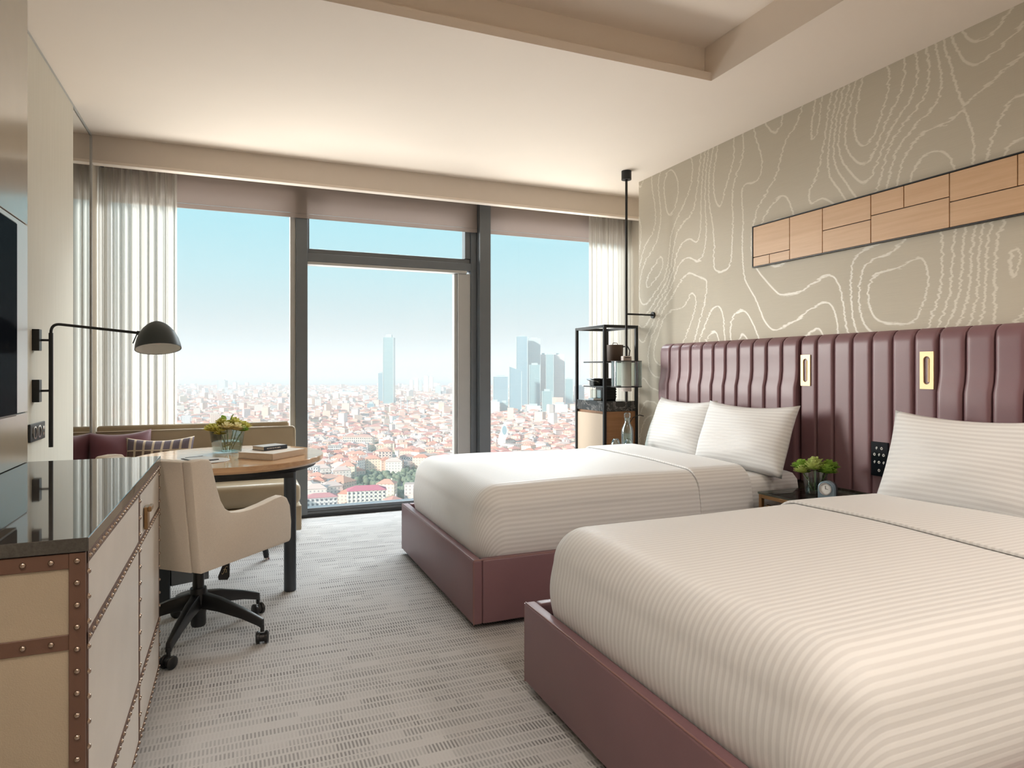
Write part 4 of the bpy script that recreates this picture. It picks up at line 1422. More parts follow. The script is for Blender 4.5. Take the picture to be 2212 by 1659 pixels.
def m_plaid():
    t = NT('striped_cushion')
    u, v, _ = t.xyz(t.coord('UV'))
    fu = t.math('FRACT', t.math('DIVIDE', u, 0.062))
    fv = t.math('FRACT', t.math('DIVIDE', v, 0.105))
    lu = t.math('LESS_THAN', fu, 0.26)
    lv = t.math('LESS_THAN', t.math('ABSOLUTE', t.math('SUBTRACT', fv, 0.6)), 0.05)
    n = t.noise(t.coord(), 140, 2)
    base = t.mix(n, (0.10, 0.065, 0.05), (0.19, 0.13, 0.11))
    blue = t.math('MULTIPLY', t.math('GREATER_THAN', v, 0.28), 0.35)
    base = t.mix(blue, base, (0.20, 0.20, 0.30))
    return t.done(t.pbr(t.mix(t.math('MAXIMUM', lu, lv), base, (0.60, 0.49, 0.36)), 0.75, spec=0.2))


MAT['plaid'] = m_plaid()
cpos = pY(216, 985, 5.36); pillow('cushion', 'plain aubergine cushion leaning in the left corner of the sofa', 'cushion', 0.42, 0.42, 0.14, 'purple_fabric', (-0.765, 5.50, 0.425), math.radians(16), math.radians(16), 7)
pillow('cushion', 'brown cushion with pale checks on the sofa beside the aubergine one', 'cushion', 0.46, 0.38, 0.13, 'plaid', (-0.535, 5.40, 0.425), math.radians(-6), math.radians(22), 8)

# ================================================================== TABLE
TC = Vector((-0.035, 4.39, 0)); TR = 0.545; TZ = 0.75
tb = thing('round_table', 'round oak table with a dark metal leg in front of the sofa', 'table', TC)
build('tabletop', MB().lathe([(0.0, 0.710), (TR - 0.012, 0.710), (TR, 0.722), (TR, 0.747), (TR - 0.003, TZ), (0.0, TZ)], TC, 96), 'wood_table', tb, smooth=True, angle=25)
build('under_ring', MB().lathe([(0.40, 0.685), (TR - 0.045, 0.685), (TR - 0.04, 0.7095), (0.40, 0.7095)], TC, 72), 'black_metal', tb, smooth=True, angle=25)
lg = pz(625, 1279, 0) + Vector((0.004, 0.03, 0))
lg.x += 0.002
build('leg', MB().lathe([(0.030, 0.0), (0.034, 0.004), (0.034, 0.686)], lg, 28, cap0=True, cap1=True), 'table_leg', tb, smooth=True, label='round dark grey metal leg')
build('apron_bar', box(-0.36, 0.30, 3.985, 4.03, 0.655, 0.6845), 'black_metal', tb)
build('broad_leg', box(-0.405, -0.335, 4.035, 4.095, 0.0, 0.684), 'table_leg', tb, bevel=0.003)
pa_ = Vector((-0.334, 4.075, 0)); pb_ = Vector((-0.150, 4.145, 0)); pn_ = (pb_ - pa_).cross(Vector((0, 0, 1))).normalized() * 0.012
build('low_panel', MB().prism([(0, 0.087), (1, 0.087), (1, 0.34), (0, 0.34)], lambda a, b: pa_.lerp(pb_, a) + pn_ + Vector((0, 0, b)), lambda a, b: pa_.lerp(pb_, a) - pn_ + Vector((0, 0, b))), 'frame_grey', tb)
pcx, pcy = -0.235, 4.125
ft = pz(580, 1209, 0)
build('foot', MB().tube([(pcx + 0.08, pcy, 0.25), (ft.x - 0.035, ft.y - 0.02, 0.16), (ft.x - 0.012, ft.y, 0.02)], [0.022, 0.022, 0.018], 10), 'black_metal', tb, smooth=True)
build('foot_glide', MB().lathe([(0.022, 0.0), (0.022, 0.008), (0.016, 0.02), (0.016, 0.035)], (ft.x - 0.010, ft.y, 0), 16, cap0=True, cap1=True), 'chrome', tb, smooth=True)

# things on the table
vt = pz(490, 979, TZ) + Vector((0, 0.045, 0.0005))
glass_pot('clear square glass vase of yellow-green roses on the round table', vt, 0.125, 0.155, 0.145, square=True, rz=math.radians(28), water=0.5)
yf = 'roses in the vase on the round table'
YP = ('cream rose at the front middle', 'yellow-green rose at the front left', 'cream rose at the front right', 'yellow-green rose farthest left', 'yellow-green rose farthest right', 'yellow-green rose at the top left', 'yellow-green rose at the top right', 'green bud at the back', 'green bud tucked low at the right', 'yellow-green rose hanging lowest at the front')
for i, (dx, dy, dz, r, m) in enumerate([(0, -.03, .160, .042, 'bloom_cream'), (-.06, -.02, .150, .042, 'bloom_yellow'), (.055, -.03, .155, .042, 'bloom_cream'),
                                        (-.085, .03, .148, .038, 'bloom_yellow'), (.09, .02, .160, .040, 'bloom_yellow'), (-.025, .03, .185, .040, 'bloom_yellow'),
                                        (.04, .04, .185, .040, 'bloom_yellow'), (.0, .065, .165, .036, 'bloom_green'), (.085, -.015, .14, .032, 'bloom_green'), (-.03, -.06, .128, .034, 'bloom_yellow')]):
    bloom('cut_rose', YP[i] + ' in the square vase on the round table', vt + Vector((dx * 1.1, dy * 1.1, dz + 0.012)), r * 1.3, m, 60 + i, yf, vt + Vector((dx * .3, dy * .3, 0.015)))
leaf(vt + Vector((-.01, .02, .20)), (-0.3, 0.3, 0.6), 0.05, 0.02, 'dark green leaf standing up among the roses, pointing left', None)
leaf(vt + Vector((.02, .02, .20)), (0.35, 0.1, 0.9), 0.055, 0.012, 'narrow green leaf sticking up highest among the roses', None)
leaf(vt + Vector((-.02, -.03, .035)), (0.6, -0.1, 0.35), 0.06, 0.016, 'green leaf under water inside the square vase', None)

def slab(name, label, cat, corner_px, z, L, Wd, h, rz, parts, group=None):
    p = pz(*corner_px, z)
    t = thing(name, label, cat, (p.x, p.y, z + 0.0005), rz, group)
    for nm, (x0, x1, y0, y1, z0, z1), m in parts:
        build(nm, box(x0, x1, y0, y1, z0, z1), m, t, world=False, bevel=0.0012, segs=1)
    return t
# big book: near corner at (590, 993)
b_near = pz(588, 995, TZ); b_r = pz(668, 980, TZ); b_l = pz(501, 988, TZ)
ang = math.atan2(b_r.y - b_near.y, b_r.x - b_near.x)
L1 = 0.29; W1 = 0.25; h1 = 0.038
bk = slab('coffee_table_book', 'large tan coffee-table book on the round table', 'book', (588, 995), TZ, L1, W1, h1, ang,
     [('back_cover', (0, L1, 0, W1, 0, 0.004), 'book_tan'), ('pages', (0.003, L1 - 0.004, 0.004, W1 - 0.004, 0.004, h1 - 0.004), 'paper'),
      ('front_cover', (0, L1, 0, W1, h1 - 0.004, h1), 'book_tan'), ('spine', (0.0, L1, -0.004, 0.0, 0, h1), 'book_tan')])
ang2 = ang - math.radians(14)
q = pz(566, 975, TZ + h1)
L2, W2, h2 = 0.165, 0.115, 0.024
nb = thing('small_book', 'small navy hardback lying on the large tan book', 'book', (q.x + 0.01, q.y + 0.005, TZ + h1 + 0.001), ang2)
for nm, a, m in (('back_cover', (0, L2, 0, W2, 0, 0.003), 'book_navy'), ('pages', (0.002, L2 - 0.003, 0.003, W2 - 0.003, 0.003, h2 - 0.003), 'paper'),
                 ('front_cover', (0, L2, 0, W2, h2 - 0.003, h2), 'pad_grey'), ('spine', (0, L2, -0.003, 0, 0, h2), 'book_navy')):
    build(nm, box(*a), m, nb, world=False, bevel=0.0008, segs=1)
def m_spine_print():
    t = NT('spine_lettering')
    x, y, z = t.xyz(t.coord())
    n = t.noise(t.vec(t.math('MULTIPLY', x, 420.0), 0.0, t.math('MULTIPLY', z, 130.0)), 1.0, 1)
    return t.done(t.pbr(t.mix(t.math('GREATER_THAN', n, 0.5), (0.035, 0.05, 0.075), (0.75, 0.74, 0.72)), 0.45))
MAT['spine_print'] = m_spine_print()
build('spine_print', box(0.02, 0.115, -0.0036, -0.0031, 0.008, 0.016), 'spine_print', nb, world=False)
# writing pad on a round desk mat
mat_c = pz(440, 996, TZ)
dm = build('desk_mat', MB().lathe([(0.0, 0.0005), (0.128, 0.0005), (0.13, 0.002), (0.128, 0.004), (0.0, 0.004)], (0, 0, 0), 56), 'pad_grey')
dm.location = (mat_c.x + 0.01, mat_c.y, TZ); tag(dm, 'thin round beige leather mat under the tablet on the table', 'desk mat')
tp = pz(425, 1000, TZ)
nt_ = thing('notepad_folder', 'thin grey tablet with dark edge lying on the round mat', 'tablet', (tp.x - 0.005, tp.y, TZ + 0.0045), math.radians(28))
build('folder_base', box(0, 0.135, 0, 0.185, 0, 0.005), 'dark_plastic', nt_, world=False, bevel=0.0015)
build('note_sheet', box(0.006, 0.129, 0.006, 0.179, 0.0051, 0.0065), 'pad_grey', nt_, world=False)
build('pen', MB().tube([(0.03, 0.19, 0.005), (0.13, 0.192, 0.005)], 0.0035, 8), 'dark_plastic', nt_, world=False, smooth=True)

# ================================================================== DESK CHAIR
HUB = Vector((-0.168, 3.487, 0))
ch = thing('desk_chair', 'beige upholstered swivel desk chair on black castors', 'chair', HUB, math.radians(-42))
HW = 0.275
prof = [(-0.262, 0.40), (0.318, 0.40), (0.333, 0.412), (0.336, 0.50), (0.325, 0.585), (0.300, 0.628), (0.262, 0.644), (0.21, 0.640), (0.13, 0.628), (0.04, 0.620), (-0.03, 0.622), (-0.085, 0.632),
        (-0.120, 0.655), (-0.146, 0.695), (-0.168, 0.755), (-0.190, 0.830), (-0.202, 0.872), (-0.212, 0.886), (-0.260, 0.890), (-0.318, 0.886)]
for sx in (-1, 1):
    xa, xb = (HW - 0.052, HW) if sx > 0 else (-HW, -HW + 0.052)
    m = MB().prism(prof, lambda y, z: (xb, y, z), lambda y, z: (xa, y, z))
    build('side_arm', m, 'chair_fabric', ch, world=False, bevel=0.010, segs=2, smooth=True, angle=40)
back = [(-0.262, 0.40), (-0.21, 0.40), (-0.258, 0.884), (-0.318, 0.884)]
build('back_panel', MB().prism(back, lambda y, z: (HW - 0.053, y - 0.002, z), lambda y, z: (-HW + 0.053, y - 0.002, z)), 'chair_fabric', ch, world=False, bevel=0.006, smooth=True, angle=40)
inner = [(-0.205, 0.48), (-0.11, 0.48), (-0.16, 0.80), (-0.195, 0.835), (-0.245, 0.84)]
build('back_cushion', MB().prism(inner, lambda y, z: (HW - 0.055, y, z), lambda y, z: (-HW + 0.055, y, z)), 'chair_fabric', ch, world=False, bevel=0.02, segs=3, smooth=True, angle=60)
build('seat_cushion', box(-HW + 0.054, HW - 0.054, -0.20, 0.345, 0.405, 0.505), 'chair_fabric', ch, world=False, bevel=0.025, segs=3, smooth=True, angle=60)
build('seat_plate', box(-0.09, 0.09, -0.10, 0.12, 0.372, 0.399), 'black_plastic', ch, world=False, bevel=0.004)
build('gas_lift', MB().cyl((0, 0), 0.0135, 0.30, 0.374, 16), 'chrome', ch, world=False, smooth=True)
build('column', MB().lathe([(0.026, 0.235), (0.0255, 0.315), (0.024, 0.318)], (0, 0, 0), 24, cap0=True, cap1=True), 'black_plastic', ch, world=False, smooth=True)
build('hub', MB().lathe([(0.030, 0.055), (0.034, 0.065), (0.034, 0.12), (0.042, 0.14), (0.042, 0.20), (0.036, 0.236)], (0, 0, 0), 28, cap0=True, cap1=True), 'black_plastic', ch, world=False, smooth=True)
for k in range(5):
    a = math.radians(-107 + 72 * k + 42)
    ca_, sa_ = math.cos(a), math.sin(a)
    R4 = Matrix.Rotation(a, 4, 'Z')
    m = MB()
    sec = [(0.02, 0.145, 0.215, 0.026), (0.12, 0.135, 0.195, 0.022), (0.24, 0.110, 0.155, 0.018), (0.325, 0.082, 0.122, 0.014), (0.345, 0.070, 0.112, 0.013)]
    prev = None
    for (r_, z0, z1, w_) in sec:
        bidx = len(m.v)
        for (yy, zz) in ((-w_, z0), (w_, z0), (w_ * 0.75, z1), (-w_ * 0.75, z1)):
            m.v.append(R4 @ Vector((r_, yy, zz)))
        if prev is not None: m.bridge(prev, bidx, 4)
        else: m.face([bidx + i for i in range(4)][::-1])
        prev = bidx
    m.face([prev + i for i in range(4)])
    legp = build('base_arm', m, 'black_plastic', ch, world=False, bevel=0.004, smooth=True, angle=40)
    cst = MB()
    cst.tube([(0.34 * ca_, 0.34 * sa_, 0.055), (0.34 * ca_, 0.34 * sa_, 0.088)], 0.009, 10)
    tdir = Vector((-sa_, ca_, 0))
    wa = math.radians(35 * k)
    wd = Vector((math.cos(wa), math.sin(wa), 0))
    cpt = Vector((0.34 * ca_, 0.34 * sa_, 0.0285))
    casts = build('castor', cst.tube([cpt - wd * 0.011, cpt + wd * 0.011], 0.020, 16), 'black_plastic', ch, world=False, smooth=True, angle=40)
    for sgn in (-1, 1):
        wheel = MB().lathe([(0.012, 0.010), (0.026, 0.011), (0.0285, 0.015), (0.0285, 0.023), (0.022, 0.028), (0.0, 0.029)], cpt, 20, axis=wd * sgn)
        build('wheel', wheel, 'black_plastic', casts, world=False, smooth=True, angle=40)
# hanging swing tag under the seat
tgp = pD(486, 1232, 3.02) - HUB
tgl = Matrix.Rotation(math.radians(42), 3, 'Z') @ tgp
tg = build('swing_tag', MB().prism([(-0.012, 0.045), (0.012, 0.045), (0.026, -0.03), (0.020, -0.045), (-0.020, -0.045), (-0.026, -0.03)],
      lambda a, b: (tgl.x + 0.985 * a * 0.9 + 0.25 * b, tgl.y + 0.4 * a, tgl.z + b), lambda a, b: (tgl.x + 0.985 * a * 0.9 + 0.25 * b - 0.001, tgl.y + 0.4 * a + 0.003, tgl.z + b)), 'black_plastic', ch, world=False, label='black leather hang tag with a gold monogram')
def tagp(a, b): return Vector((tgl.x + 0.985 * a * 0.9 + 0.25 * b + 0.001, tgl.y + 0.4 * a - 0.002, tgl.z + b))
build('gold_monogram', MB().tube([tagp(*q_) for q_ in ((0.010, 0.016), (0.004, 0.020), (0.0, 0.012), (-0.003, -0.010), (-0.007, -0.018), (-0.011, -0.013))], 0.0011, 6)
      .tube([tagp(-0.008, 0.004), tagp(0.0, 0.006), tagp(0.009, 0.003)], 0.0011, 6)
      .tube([tagp(0.008, 0.004), tagp(0.005, -0.010), tagp(0.011, -0.006)], 0.0011, 6), 'gold_print', tg, world=False)
build('tag_strap', MB().tube([tagp(0.0, 0.04), tagp(0.012, 0.07), tagp(0.010, 0.10), tagp(-0.01, 0.115)], 0.004, 8), 'black_plastic', tg, world=False, smooth=True)

# ================================================================== THE CITY BELOW
GZ = -120.0


def cbox(mb, cx, cy, w, d, z0, z1, ang, c, mi=0, top=None, top_mi=None):
    """building block with wall uvs in metres"""
    ca_, sa_ = math.cos(ang), math.sin(ang)
    b = len(mb.v)
    cs = [(-w / 2, -d / 2), (w / 2, -d / 2), (w / 2, d / 2), (-w / 2, d / 2)]
    for z in (z0, z1):
        for x, y in cs:
            mb.v.append(Vector((cx + x * ca_ - y * sa_, cy + x * sa_ + y * ca_, z)))
    L = [w, d, w, d]
    for i in range(4):
        j = (i + 1) % 4
        mb.face((b + i, b + j, b + 4 + j, b + 4 + i), [(0, 0), (L[i], 0), (L[i], z1 - z0), (0, z1 - z0)], c, mi)
    mb.face((b + 4, b + 5, b + 6, b + 7), [(0, 0)] * 4, top or c, mi if top_mi is None else top_mi)


def hip(mb, cx, cy, w, d, z, h, ang, c, mi):
    ca_, sa_ = math.cos(ang), math.sin(ang)
    b = len(mb.v); o = 0.5
    w2, d2 = w / 2 + o, d / 2 + o
    r = max(0.0, w2 - d2)
    pts = [(-w2, -d2, z), (w2, -d2, z), (w2, d2, z), (-w2, d2, z), (-r, 0, z + h), (r, 0, z + h)]
    if d2 > w2:
        r = d2 - w2
        pts[4:] = [(0, -r, z + h), (0, r, z + h)]
    for x, y, zz in pts:
        mb.v.append(Vector((cx + x * ca_ - y * sa_, cy + x * sa_ + y * ca_, zz)))
    fs = ((0, 1, 5, 4), (1, 2, 5), (2, 3, 4, 5), (3, 0, 4)) if d2 <= w2 else ((0, 1, 4), (1, 2, 5, 4), (2, 3, 5), (3, 0, 4, 5))
    for f_ in fs:
        mb.face([b + i for i in f_], [(0, 0)] * len(f_), c, mi)
    mb.face([b + 3, b + 2, b + 1, b], [(0, 0)] * 4, c, mi)


WALLC = [(0.88, 0.76, 0.68), (0.90, 0.66, 0.54), (0.92, 0.82, 0.76), (0.86, 0.58, 0.46), (0.90, 0.72, 0.56), (0.80, 0.64, 0.60), (0.92, 0.88, 0.86), (0.88, 0.56, 0.46)]
ROOFC = [(0.74, 0.29, 0.20), (0.80, 0.36, 0.26), (0.70, 0.31, 0.25), (0.84, 0.45, 0.34), (0.64, 0.26, 0.22), (0.78, 0.56, 0.48)]


def to_px(p):
    fw = p[0] * SN + p[1] * CN; r = p[0] * CN - p[1] * SN
    return CX + F * r / fw, CY - F * (p[2] - EYE) / fw, fw


sbuild('ground', box(-6500, 9000, 60, 11000, GZ - 4, GZ), 'street')

# towers: (x0, x1, y_top, distance, material, label, extras)
def tower(x0, x1, yt, D, mat, label, depth=None, crown=None, slant=0.0, group='towers in the haze'):
    p0, p1 = pD(x0, yt, D), pD(x1, yt, D)
    w = (x1 - x0) * D / F
    c = (p0 + p1) / 2
    dep = depth or w * 0.9
    fwd = Vector((SN, CN, 0))
    cc_ = c + fwd * (dep / 2)
    t = thing('high_rise', label, 'tower', (cc_.x, cc_.y, GZ), group=group)
    mb = MB()
    zt_ = c.z
    cbox(mb, cc_.x, cc_.y, w, dep, GZ, zt_, -YAW, (0.5, 0.5, 0.5))
    if slant:
        for v in mb.v:
            if v.z > zt_ - 0.1:
                rr = (v - cc_).dot(Vector((CN, -SN, 0)))
                v.z -= slant * (rr / w + 0.5)
    build('facade', mb, mat, t)
    pb = MB(); cbox(pb, cc_.x, cc_.y, w * 1.25, dep * 1.25, GZ, GZ + 14, -YAW, (0.5, 0.5, 0.5))
    build('podium', pb, 'tower_pale', t)
    rb_ = MB(); k_ = 0.55
    if not slant:
        cbox(rb_, cc_.x, cc_.y, w * k_, dep * k_, zt_, zt_ + (crown or 5), -YAW, (0.5, 0.5, 0.5))
        build('plant_room', rb_, 'tower_pale', t)
    # bright vertical fins at the corners
    for sx in (-1, 1):
        fb_ = MB(); q_ = cc_ + Vector((CN, -SN, 0)) * (sx * w * 0.485) - fwd * (dep * 0.5)
        cbox(fb_, q_.x, q_.y, w * 0.05, w * 0.05, GZ, zt_ - (slant * (0.5 + 0.5 * sx) if slant else 0), -YAW, (0.5, 0.5, 0.5))
        build('corner_fin', fb_, 'tower_pale', t)
    return t


tower(827, 850, 729, 2150, 'tower_teal', 'slim teal glass tower standing alone in the middle pane', crown=10)
tower(817, 827, 806, 2180, 'tower_blue', 'short grey slab touching the left of the lone slim tower')
tower(1115, 1140, 727, 2050, 'tower_blue', 'tallest blue glass tower in the right pane', crown=3)
tower(1140, 1167, 731, 2100, 'tower_pale', 'pale tower joined to the right of the tallest blue tower', crown=3)
tower(1100, 1127, 792, 1800, 'tower_blue', 'blue glass tower with a sloping top in the right pane', slant=12.0)
tower(1143, 1167, 788, 1900, 'tower_teal', 'teal glass tower standing before the pale tall tower')
tower(1168, 1179, 766, 2150, 'tower_pink', 'thin pink-white tower left of the mid-height teal tower')
tower(1179, 1196, 766, 2100, 'tower_teal', 'mid-height teal tower between two pink-white towers')
tower(1197, 1220, 766, 2150, 'tower_pink', 'broad pink-white tower near the shelf unit')
tower(1221, 1238, 819, 1950, 'tower_teal', 'low teal block beside the shelf unit post')
tower(1065, 1098, 814, 2050, 'tower_blue', 'wide blue-grey block right of the window mullion')
tower(1059, 1079, 868, 1680, 'tower_pink', 'pale striped apartment tower beside the window mullion')
tower(1080, 1098, 870, 1700, 'tower_teal', 'low teal block next to the pale striped apartment tower')
tower(1171, 1193, 845, 1750, 'tower_teal', 'low teal block with white edges in the right pane')
tower(1194, 1226, 874, 1650, 'tower_pink', 'low broad pink block in front of the right-hand towers')
tower(1136, 1168, 877, 1750, 'tower_pink', 'low cream block at the foot of the blue towers')
tower(1242, 1262, 835, 2250, 'tower_blue', 'blue-grey block partly behind the right curtain')
FARL = ('faint pink tower, first of the cluster right of the lone slim tower', 'faint pink tower, second right of the lone slim tower', 'faint grey tower in the middle of the cluster right of the slim tower', 'faint pink tower, tallest of the cluster right of the slim tower', 'faint pink tower, fifth right of the lone slim tower', 'faint pink block against the left mullion in the middle pane', 'faint wide pink block left of the lone slim tower', 'faint grey tower, tallest in the left pane', 'faint thin pink tower right of the tallest one in the left pane', 'faint pink tower nearest the curtain in the left pane, set back', 'faint pink block hard against the left curtain edge', 'faint grey tower in the right half of the left pane', 'faint pink tower, second from the mullion in the left pane', 'faint grey tower near the window stile in the middle pane', 'faint broad pink block closest to the mullion in the left pane')
for lab_, (x0, x1, yt, D, m) in zip(FARL, ((884, 892, 821, 3300, 'tower_pink'), (895, 903, 816, 3400, 'tower_pink'), (905, 911, 822, 3500, 'tower_pale'), (915, 925, 812, 3300, 'tower_pink'), (927, 935, 814, 3500, 'tower_pink'),
                           (668, 684, 846, 2900, 'tower_pink'), (718, 768, 848, 2900, 'tower_pink'), (470, 486, 822, 3600, 'tower_pale'), (502, 510, 826, 3700, 'tower_pink'), (414, 424, 846, 2900, 'tower_pink'),
                           (384, 402, 862, 2400, 'tower_pink'), (545, 555, 848, 2900, 'tower_pale'), (585, 596, 846, 3000, 'tower_pink'), (940, 952, 834, 3000, 'tower_pale'), (600, 618, 850, 2800, 'tower_pink'))):
    tower(x0, x1, yt, D, m, lab_, group='faint towers on the horizon')
tower(793, 808, 872, 1900, 'tower_blue', 'small dark blue block left of the lone slim tower')
tower(500, 508, 868, 2100, 'tower_blue', 'small dark blue block in the left pane')

# white sculptural loop building
wp = pD(1085, 978, 960)
wb = thing('loop_building', 'white loop-shaped building among the red roofs in the right pane', 'building', (wp.x, wp.y, GZ))
lp = [(0, 0), (0.6, 14), (1.5, 24), (5.0, 33), (6.0, 40), (9.0, 43.5), (12.5, 43), (14.0, 36), (14.8, 28), (11.5, 20), (10.0, 10), (8.8, 0)]
rgt = Vector((CN, -SN, 0)); fwd_ = Vector((SN, CN, 0))
def lpf(off):
    return lambda a_, b_: wp + rgt * (a_ - 7) + fwd_ * off + Vector((0, 0, GZ - wp.z + b_))
build('white_shell', MB().prism(lp, lpf(0), lpf(9)), 'tower_white', wb)
ov = [(10.0 + 3.2 * math.cos(a_), 34.5 + 6.6 * math.sin(a_)) for a_ in [2 * math.pi * i / 18 for i in range(18)]]
build('oval_window', MB().prism(ov, lpf(-0.35), lpf(-0.02)), 'tower_blue', wb)

# minarets
for i, (x, yt, yb_, lab) in enumerate(((866, 861, 892, 'slim white minaret right of the lone teal tower'), (880, 862, 890, 'slim white minaret, second one right of the lone teal tower'), (926, 888, 912, 'slim white minaret close to the window frame'))):
    D_ = 1750 - 150 * (i == 2)
    q = pD(x, yt, D_)
    mn = thing('minaret', lab, 'minaret', (q.x, q.y, GZ), group='minarets')
    build('shaft', MB().tube([(q.x, q.y, GZ), (q.x, q.y, q.z - 8)], [1.5, 1.1], 8), 'tower_white', mn)
    build('balcony', MB().tube([(q.x, q.y, q.z - 14), (q.x, q.y, q.z - 12.5)], [1.6, 2.0], 8), 'tower_white', mn)
    build('spire', MB().tube([(q.x, q.y, q.z - 8), (q.x, q.y, q.z)], [1.2, 0.1], 8), 'tower_blue', mn)


def block_windows(mb, cx, cy, w, d, z0, z1, ang, nx, nz):
    """window boxes standing a touch proud of the two long walls"""
    ca_, sa_ = math.cos(ang), math.sin(ang)
    M4 = Matrix.Translation((cx, cy, 0)) @ Matrix.Rotation(ang, 4, 'Z')
    for sgn in (-1, 1):
        for i in range(nx):
            for k_ in range(nz):
                x = -w / 2 + w * (i + 0.5) / nx; z = z0 + (z1 - z0) * (k_ + 0.35) / nz
                y = sgn * d / 2
                mb.box(x - w / nx * 0.24, x + w / nx * 0.24, y - 0.15, y + 0.15, z, z + (z1 - z0) / nz * 0.5, M4)


def big_house(px_c, D, w, d, h, rh, ang, wc, rc, label, nx=8, nz=5):
    q = pD(px_c, 1000, D)
    t = thing('apartment_house', label, 'building', (q.x, q.y, GZ), group='nearest houses below')
    mb = MB(); cbox(mb, q.x, q.y, w, d, GZ, GZ + h, ang, wc, 0)
    build('walls', mb, 'house_wall', t)
    rf = MB(); hip(rf, q.x, q.y, w, d, GZ + h, rh, ang, rc, 0)
    build('roof', rf, 'house_roof', t)
    wn = MB(); block_windows(wn, q.x, q.y, w, d, GZ + 1, GZ + h - 0.5, ang, nx, nz)
    stuff(build('windows', wn, 'window_dark', t))
    return q


blocks = []
for a_ in ((792, 578, 33, 15, 17.5, 3.6, -YAW + 0.25, (0.84, 0.78, 0.66), (0.62, 0.16, 0.22), 'cream apartment block with a crimson roof just above the window sill', 9, 5),
           (740, 622, 19, 17, 17.5, 5.0, -YAW - 0.5, (0.78, 0.58, 0.48), (0.70, 0.34, 0.24), 'house with a steep terracotta hipped roof left of the crimson roof', 5, 4),
           (694, 572, 26, 13, 12.5, 3.0, -YAW + 0.35, (0.80, 0.72, 0.68), (0.64, 0.26, 0.26), 'long low house with a pink-red roof at the foot of the mullion', 7, 3),
           (833, 800, 16, 12, 24, 3.0, -YAW + 0.1, (0.82, 0.64, 0.56), (0.70, 0.34, 0.24), 'tall narrow pink house between two dark tree-lined streets', 4, 7),
           (723, 900, 17, 11, 19, 0.6, -YAW + 0.2, (0.80, 0.76, 0.72), (0.5, 0.42, 0.38), 'boxy apartment house with dark windows in the middle pane', 7, 6),
           (673, 690, 15, 11, 21, 0.6, -YAW + 0.1, (0.86, 0.84, 0.82), (0.6, 0.5, 0.45), 'white apartment house with rows of windows beside the mullion', 6, 7),
           (775, 1010, 46, 12, 20, 2.5, -YAW - 0.1, (0.80, 0.66, 0.54), (0.64, 0.36, 0.28), 'long cream terrace of flats in the middle pane', 14, 5),
           (880, 820, 17, 12, 15, 2.6, -YAW + 0.3, (0.88, 0.84, 0.82), (0.62, 0.34, 0.28), 'white house with a red roof close to the end of the bed', 6, 4)):
    q = big_house(*a_)
    blocks.append((q.x, q.y, max(a_[2], a_[3]) * 0.62))

# house prototypes
def house_mesh(seed, name):
    g = random.Random(seed)
    w, d, h = g.uniform(11, 19), g.uniform(10, 15), g.uniform(9, 19)
    mb = MB()
    wc = WALLC[seed % len(WALLC)]; rc = ROOFC[(seed * 5 + seed // 3) % len(ROOFC)]
    cbox(mb, 0, 0, w, d, 0, h, 0, wc, 0)
    if g.random() < 0.75:
        hip(mb, 0, 0, w, d, h, g.uniform(1.8, 3.6), 0, rc, 1)
    else:
        cbox(mb, 0, 0, w * 0.35, d * 0.4, h, h + 2.6, 0, wc, 0)
        cbox(mb, 0, 0, w * 0.99, d * 0.99, h, h + 0.25, 0, (0.62, 0.5, 0.45), 1)
    # balconies / bay on one front
    cbox(mb, 0, -d / 2 - 0.6, w * 0.4, 1.2, 3, h - 0.5, 0, tuple(min(0.9, k_ * 1.08) for k_ in wc), 0)
    return mb.mesh(name, ['house_wall', 'house_roof'])


PROTO = [house_mesh(i, 'house') for i in range(14)]
# a second set split in walls and roof for the closest ones
def house_split(seed):
    g = random.Random(seed + 100)
    w, d, h = g.uniform(12, 20), g.uniform(11, 15), g.uniform(10, 18)
    wc = WALLC[(seed + 3) % len(WALLC)]; rc = ROOFC[seed % len(ROOFC)]
    a_ = MB(); cbox(a_, 0, 0, w, d, 0, h, 0, wc, 0)
    b_ = MB(); hip(b_, 0, 0, w, d, h, g.uniform(2.2, 3.8), 0, rc, 0)
    c_ = MB(); cbox(c_, w * 0.25, d * 0.1, 1.2, 1.2, h + 1, h + 4.2, 0, wc, 0)
    return a_.mesh('walls', 'house_wall'), b_.mesh('roof', 'house_roof'), c_.mesh('chimney', 'house_wall')


SPLIT = [house_split(i) for i in range(8)]


def in_street(x, y):
    # two dark tree-lined streets and the park, in ground terms of the view
    if 905 < y < 1015:
        k_ = (y - 905) / 110
        if abs(x - (838 + 17 * k_)) < 4 + 6 * k_: return True
    if 955 < y < 1020:
        k_ = (y - 955) / 65
        if abs(x - (812 - 4 * k_)) < 5 + 4 * k_: return True
    return False


def in_park(x, y):
    if 1026 < y < 1082 and 700 < x < 960:
        return y > 1026 + max(0, (790 - x)) * 0.55 and not (x < 735 and y > 1066)
    return False


cand = []
hr = random.Random(21)
D = 560.0
while D < 4700:
    step = 15.5 if D < 1000 else 15.5 + (D - 1000) * 0.0065
    half0, half1 = (250 - CX) / F, (1420 - CX) / F
    u = half0
    while u < half1:
        uu = u + hr.uniform(-0.3, 0.3) * step / D
        DD = D + hr.uniform(-0.35, 0.35) * step
        p = Vector((DD * (SN + uu * CN), DD * (CN - uu * SN), GZ))
        cand.append((p, DD))
        u += step * 1.12 / D * hr.uniform(0.9, 1.15)
    D += step * hr.uniform(0.92, 1.1)

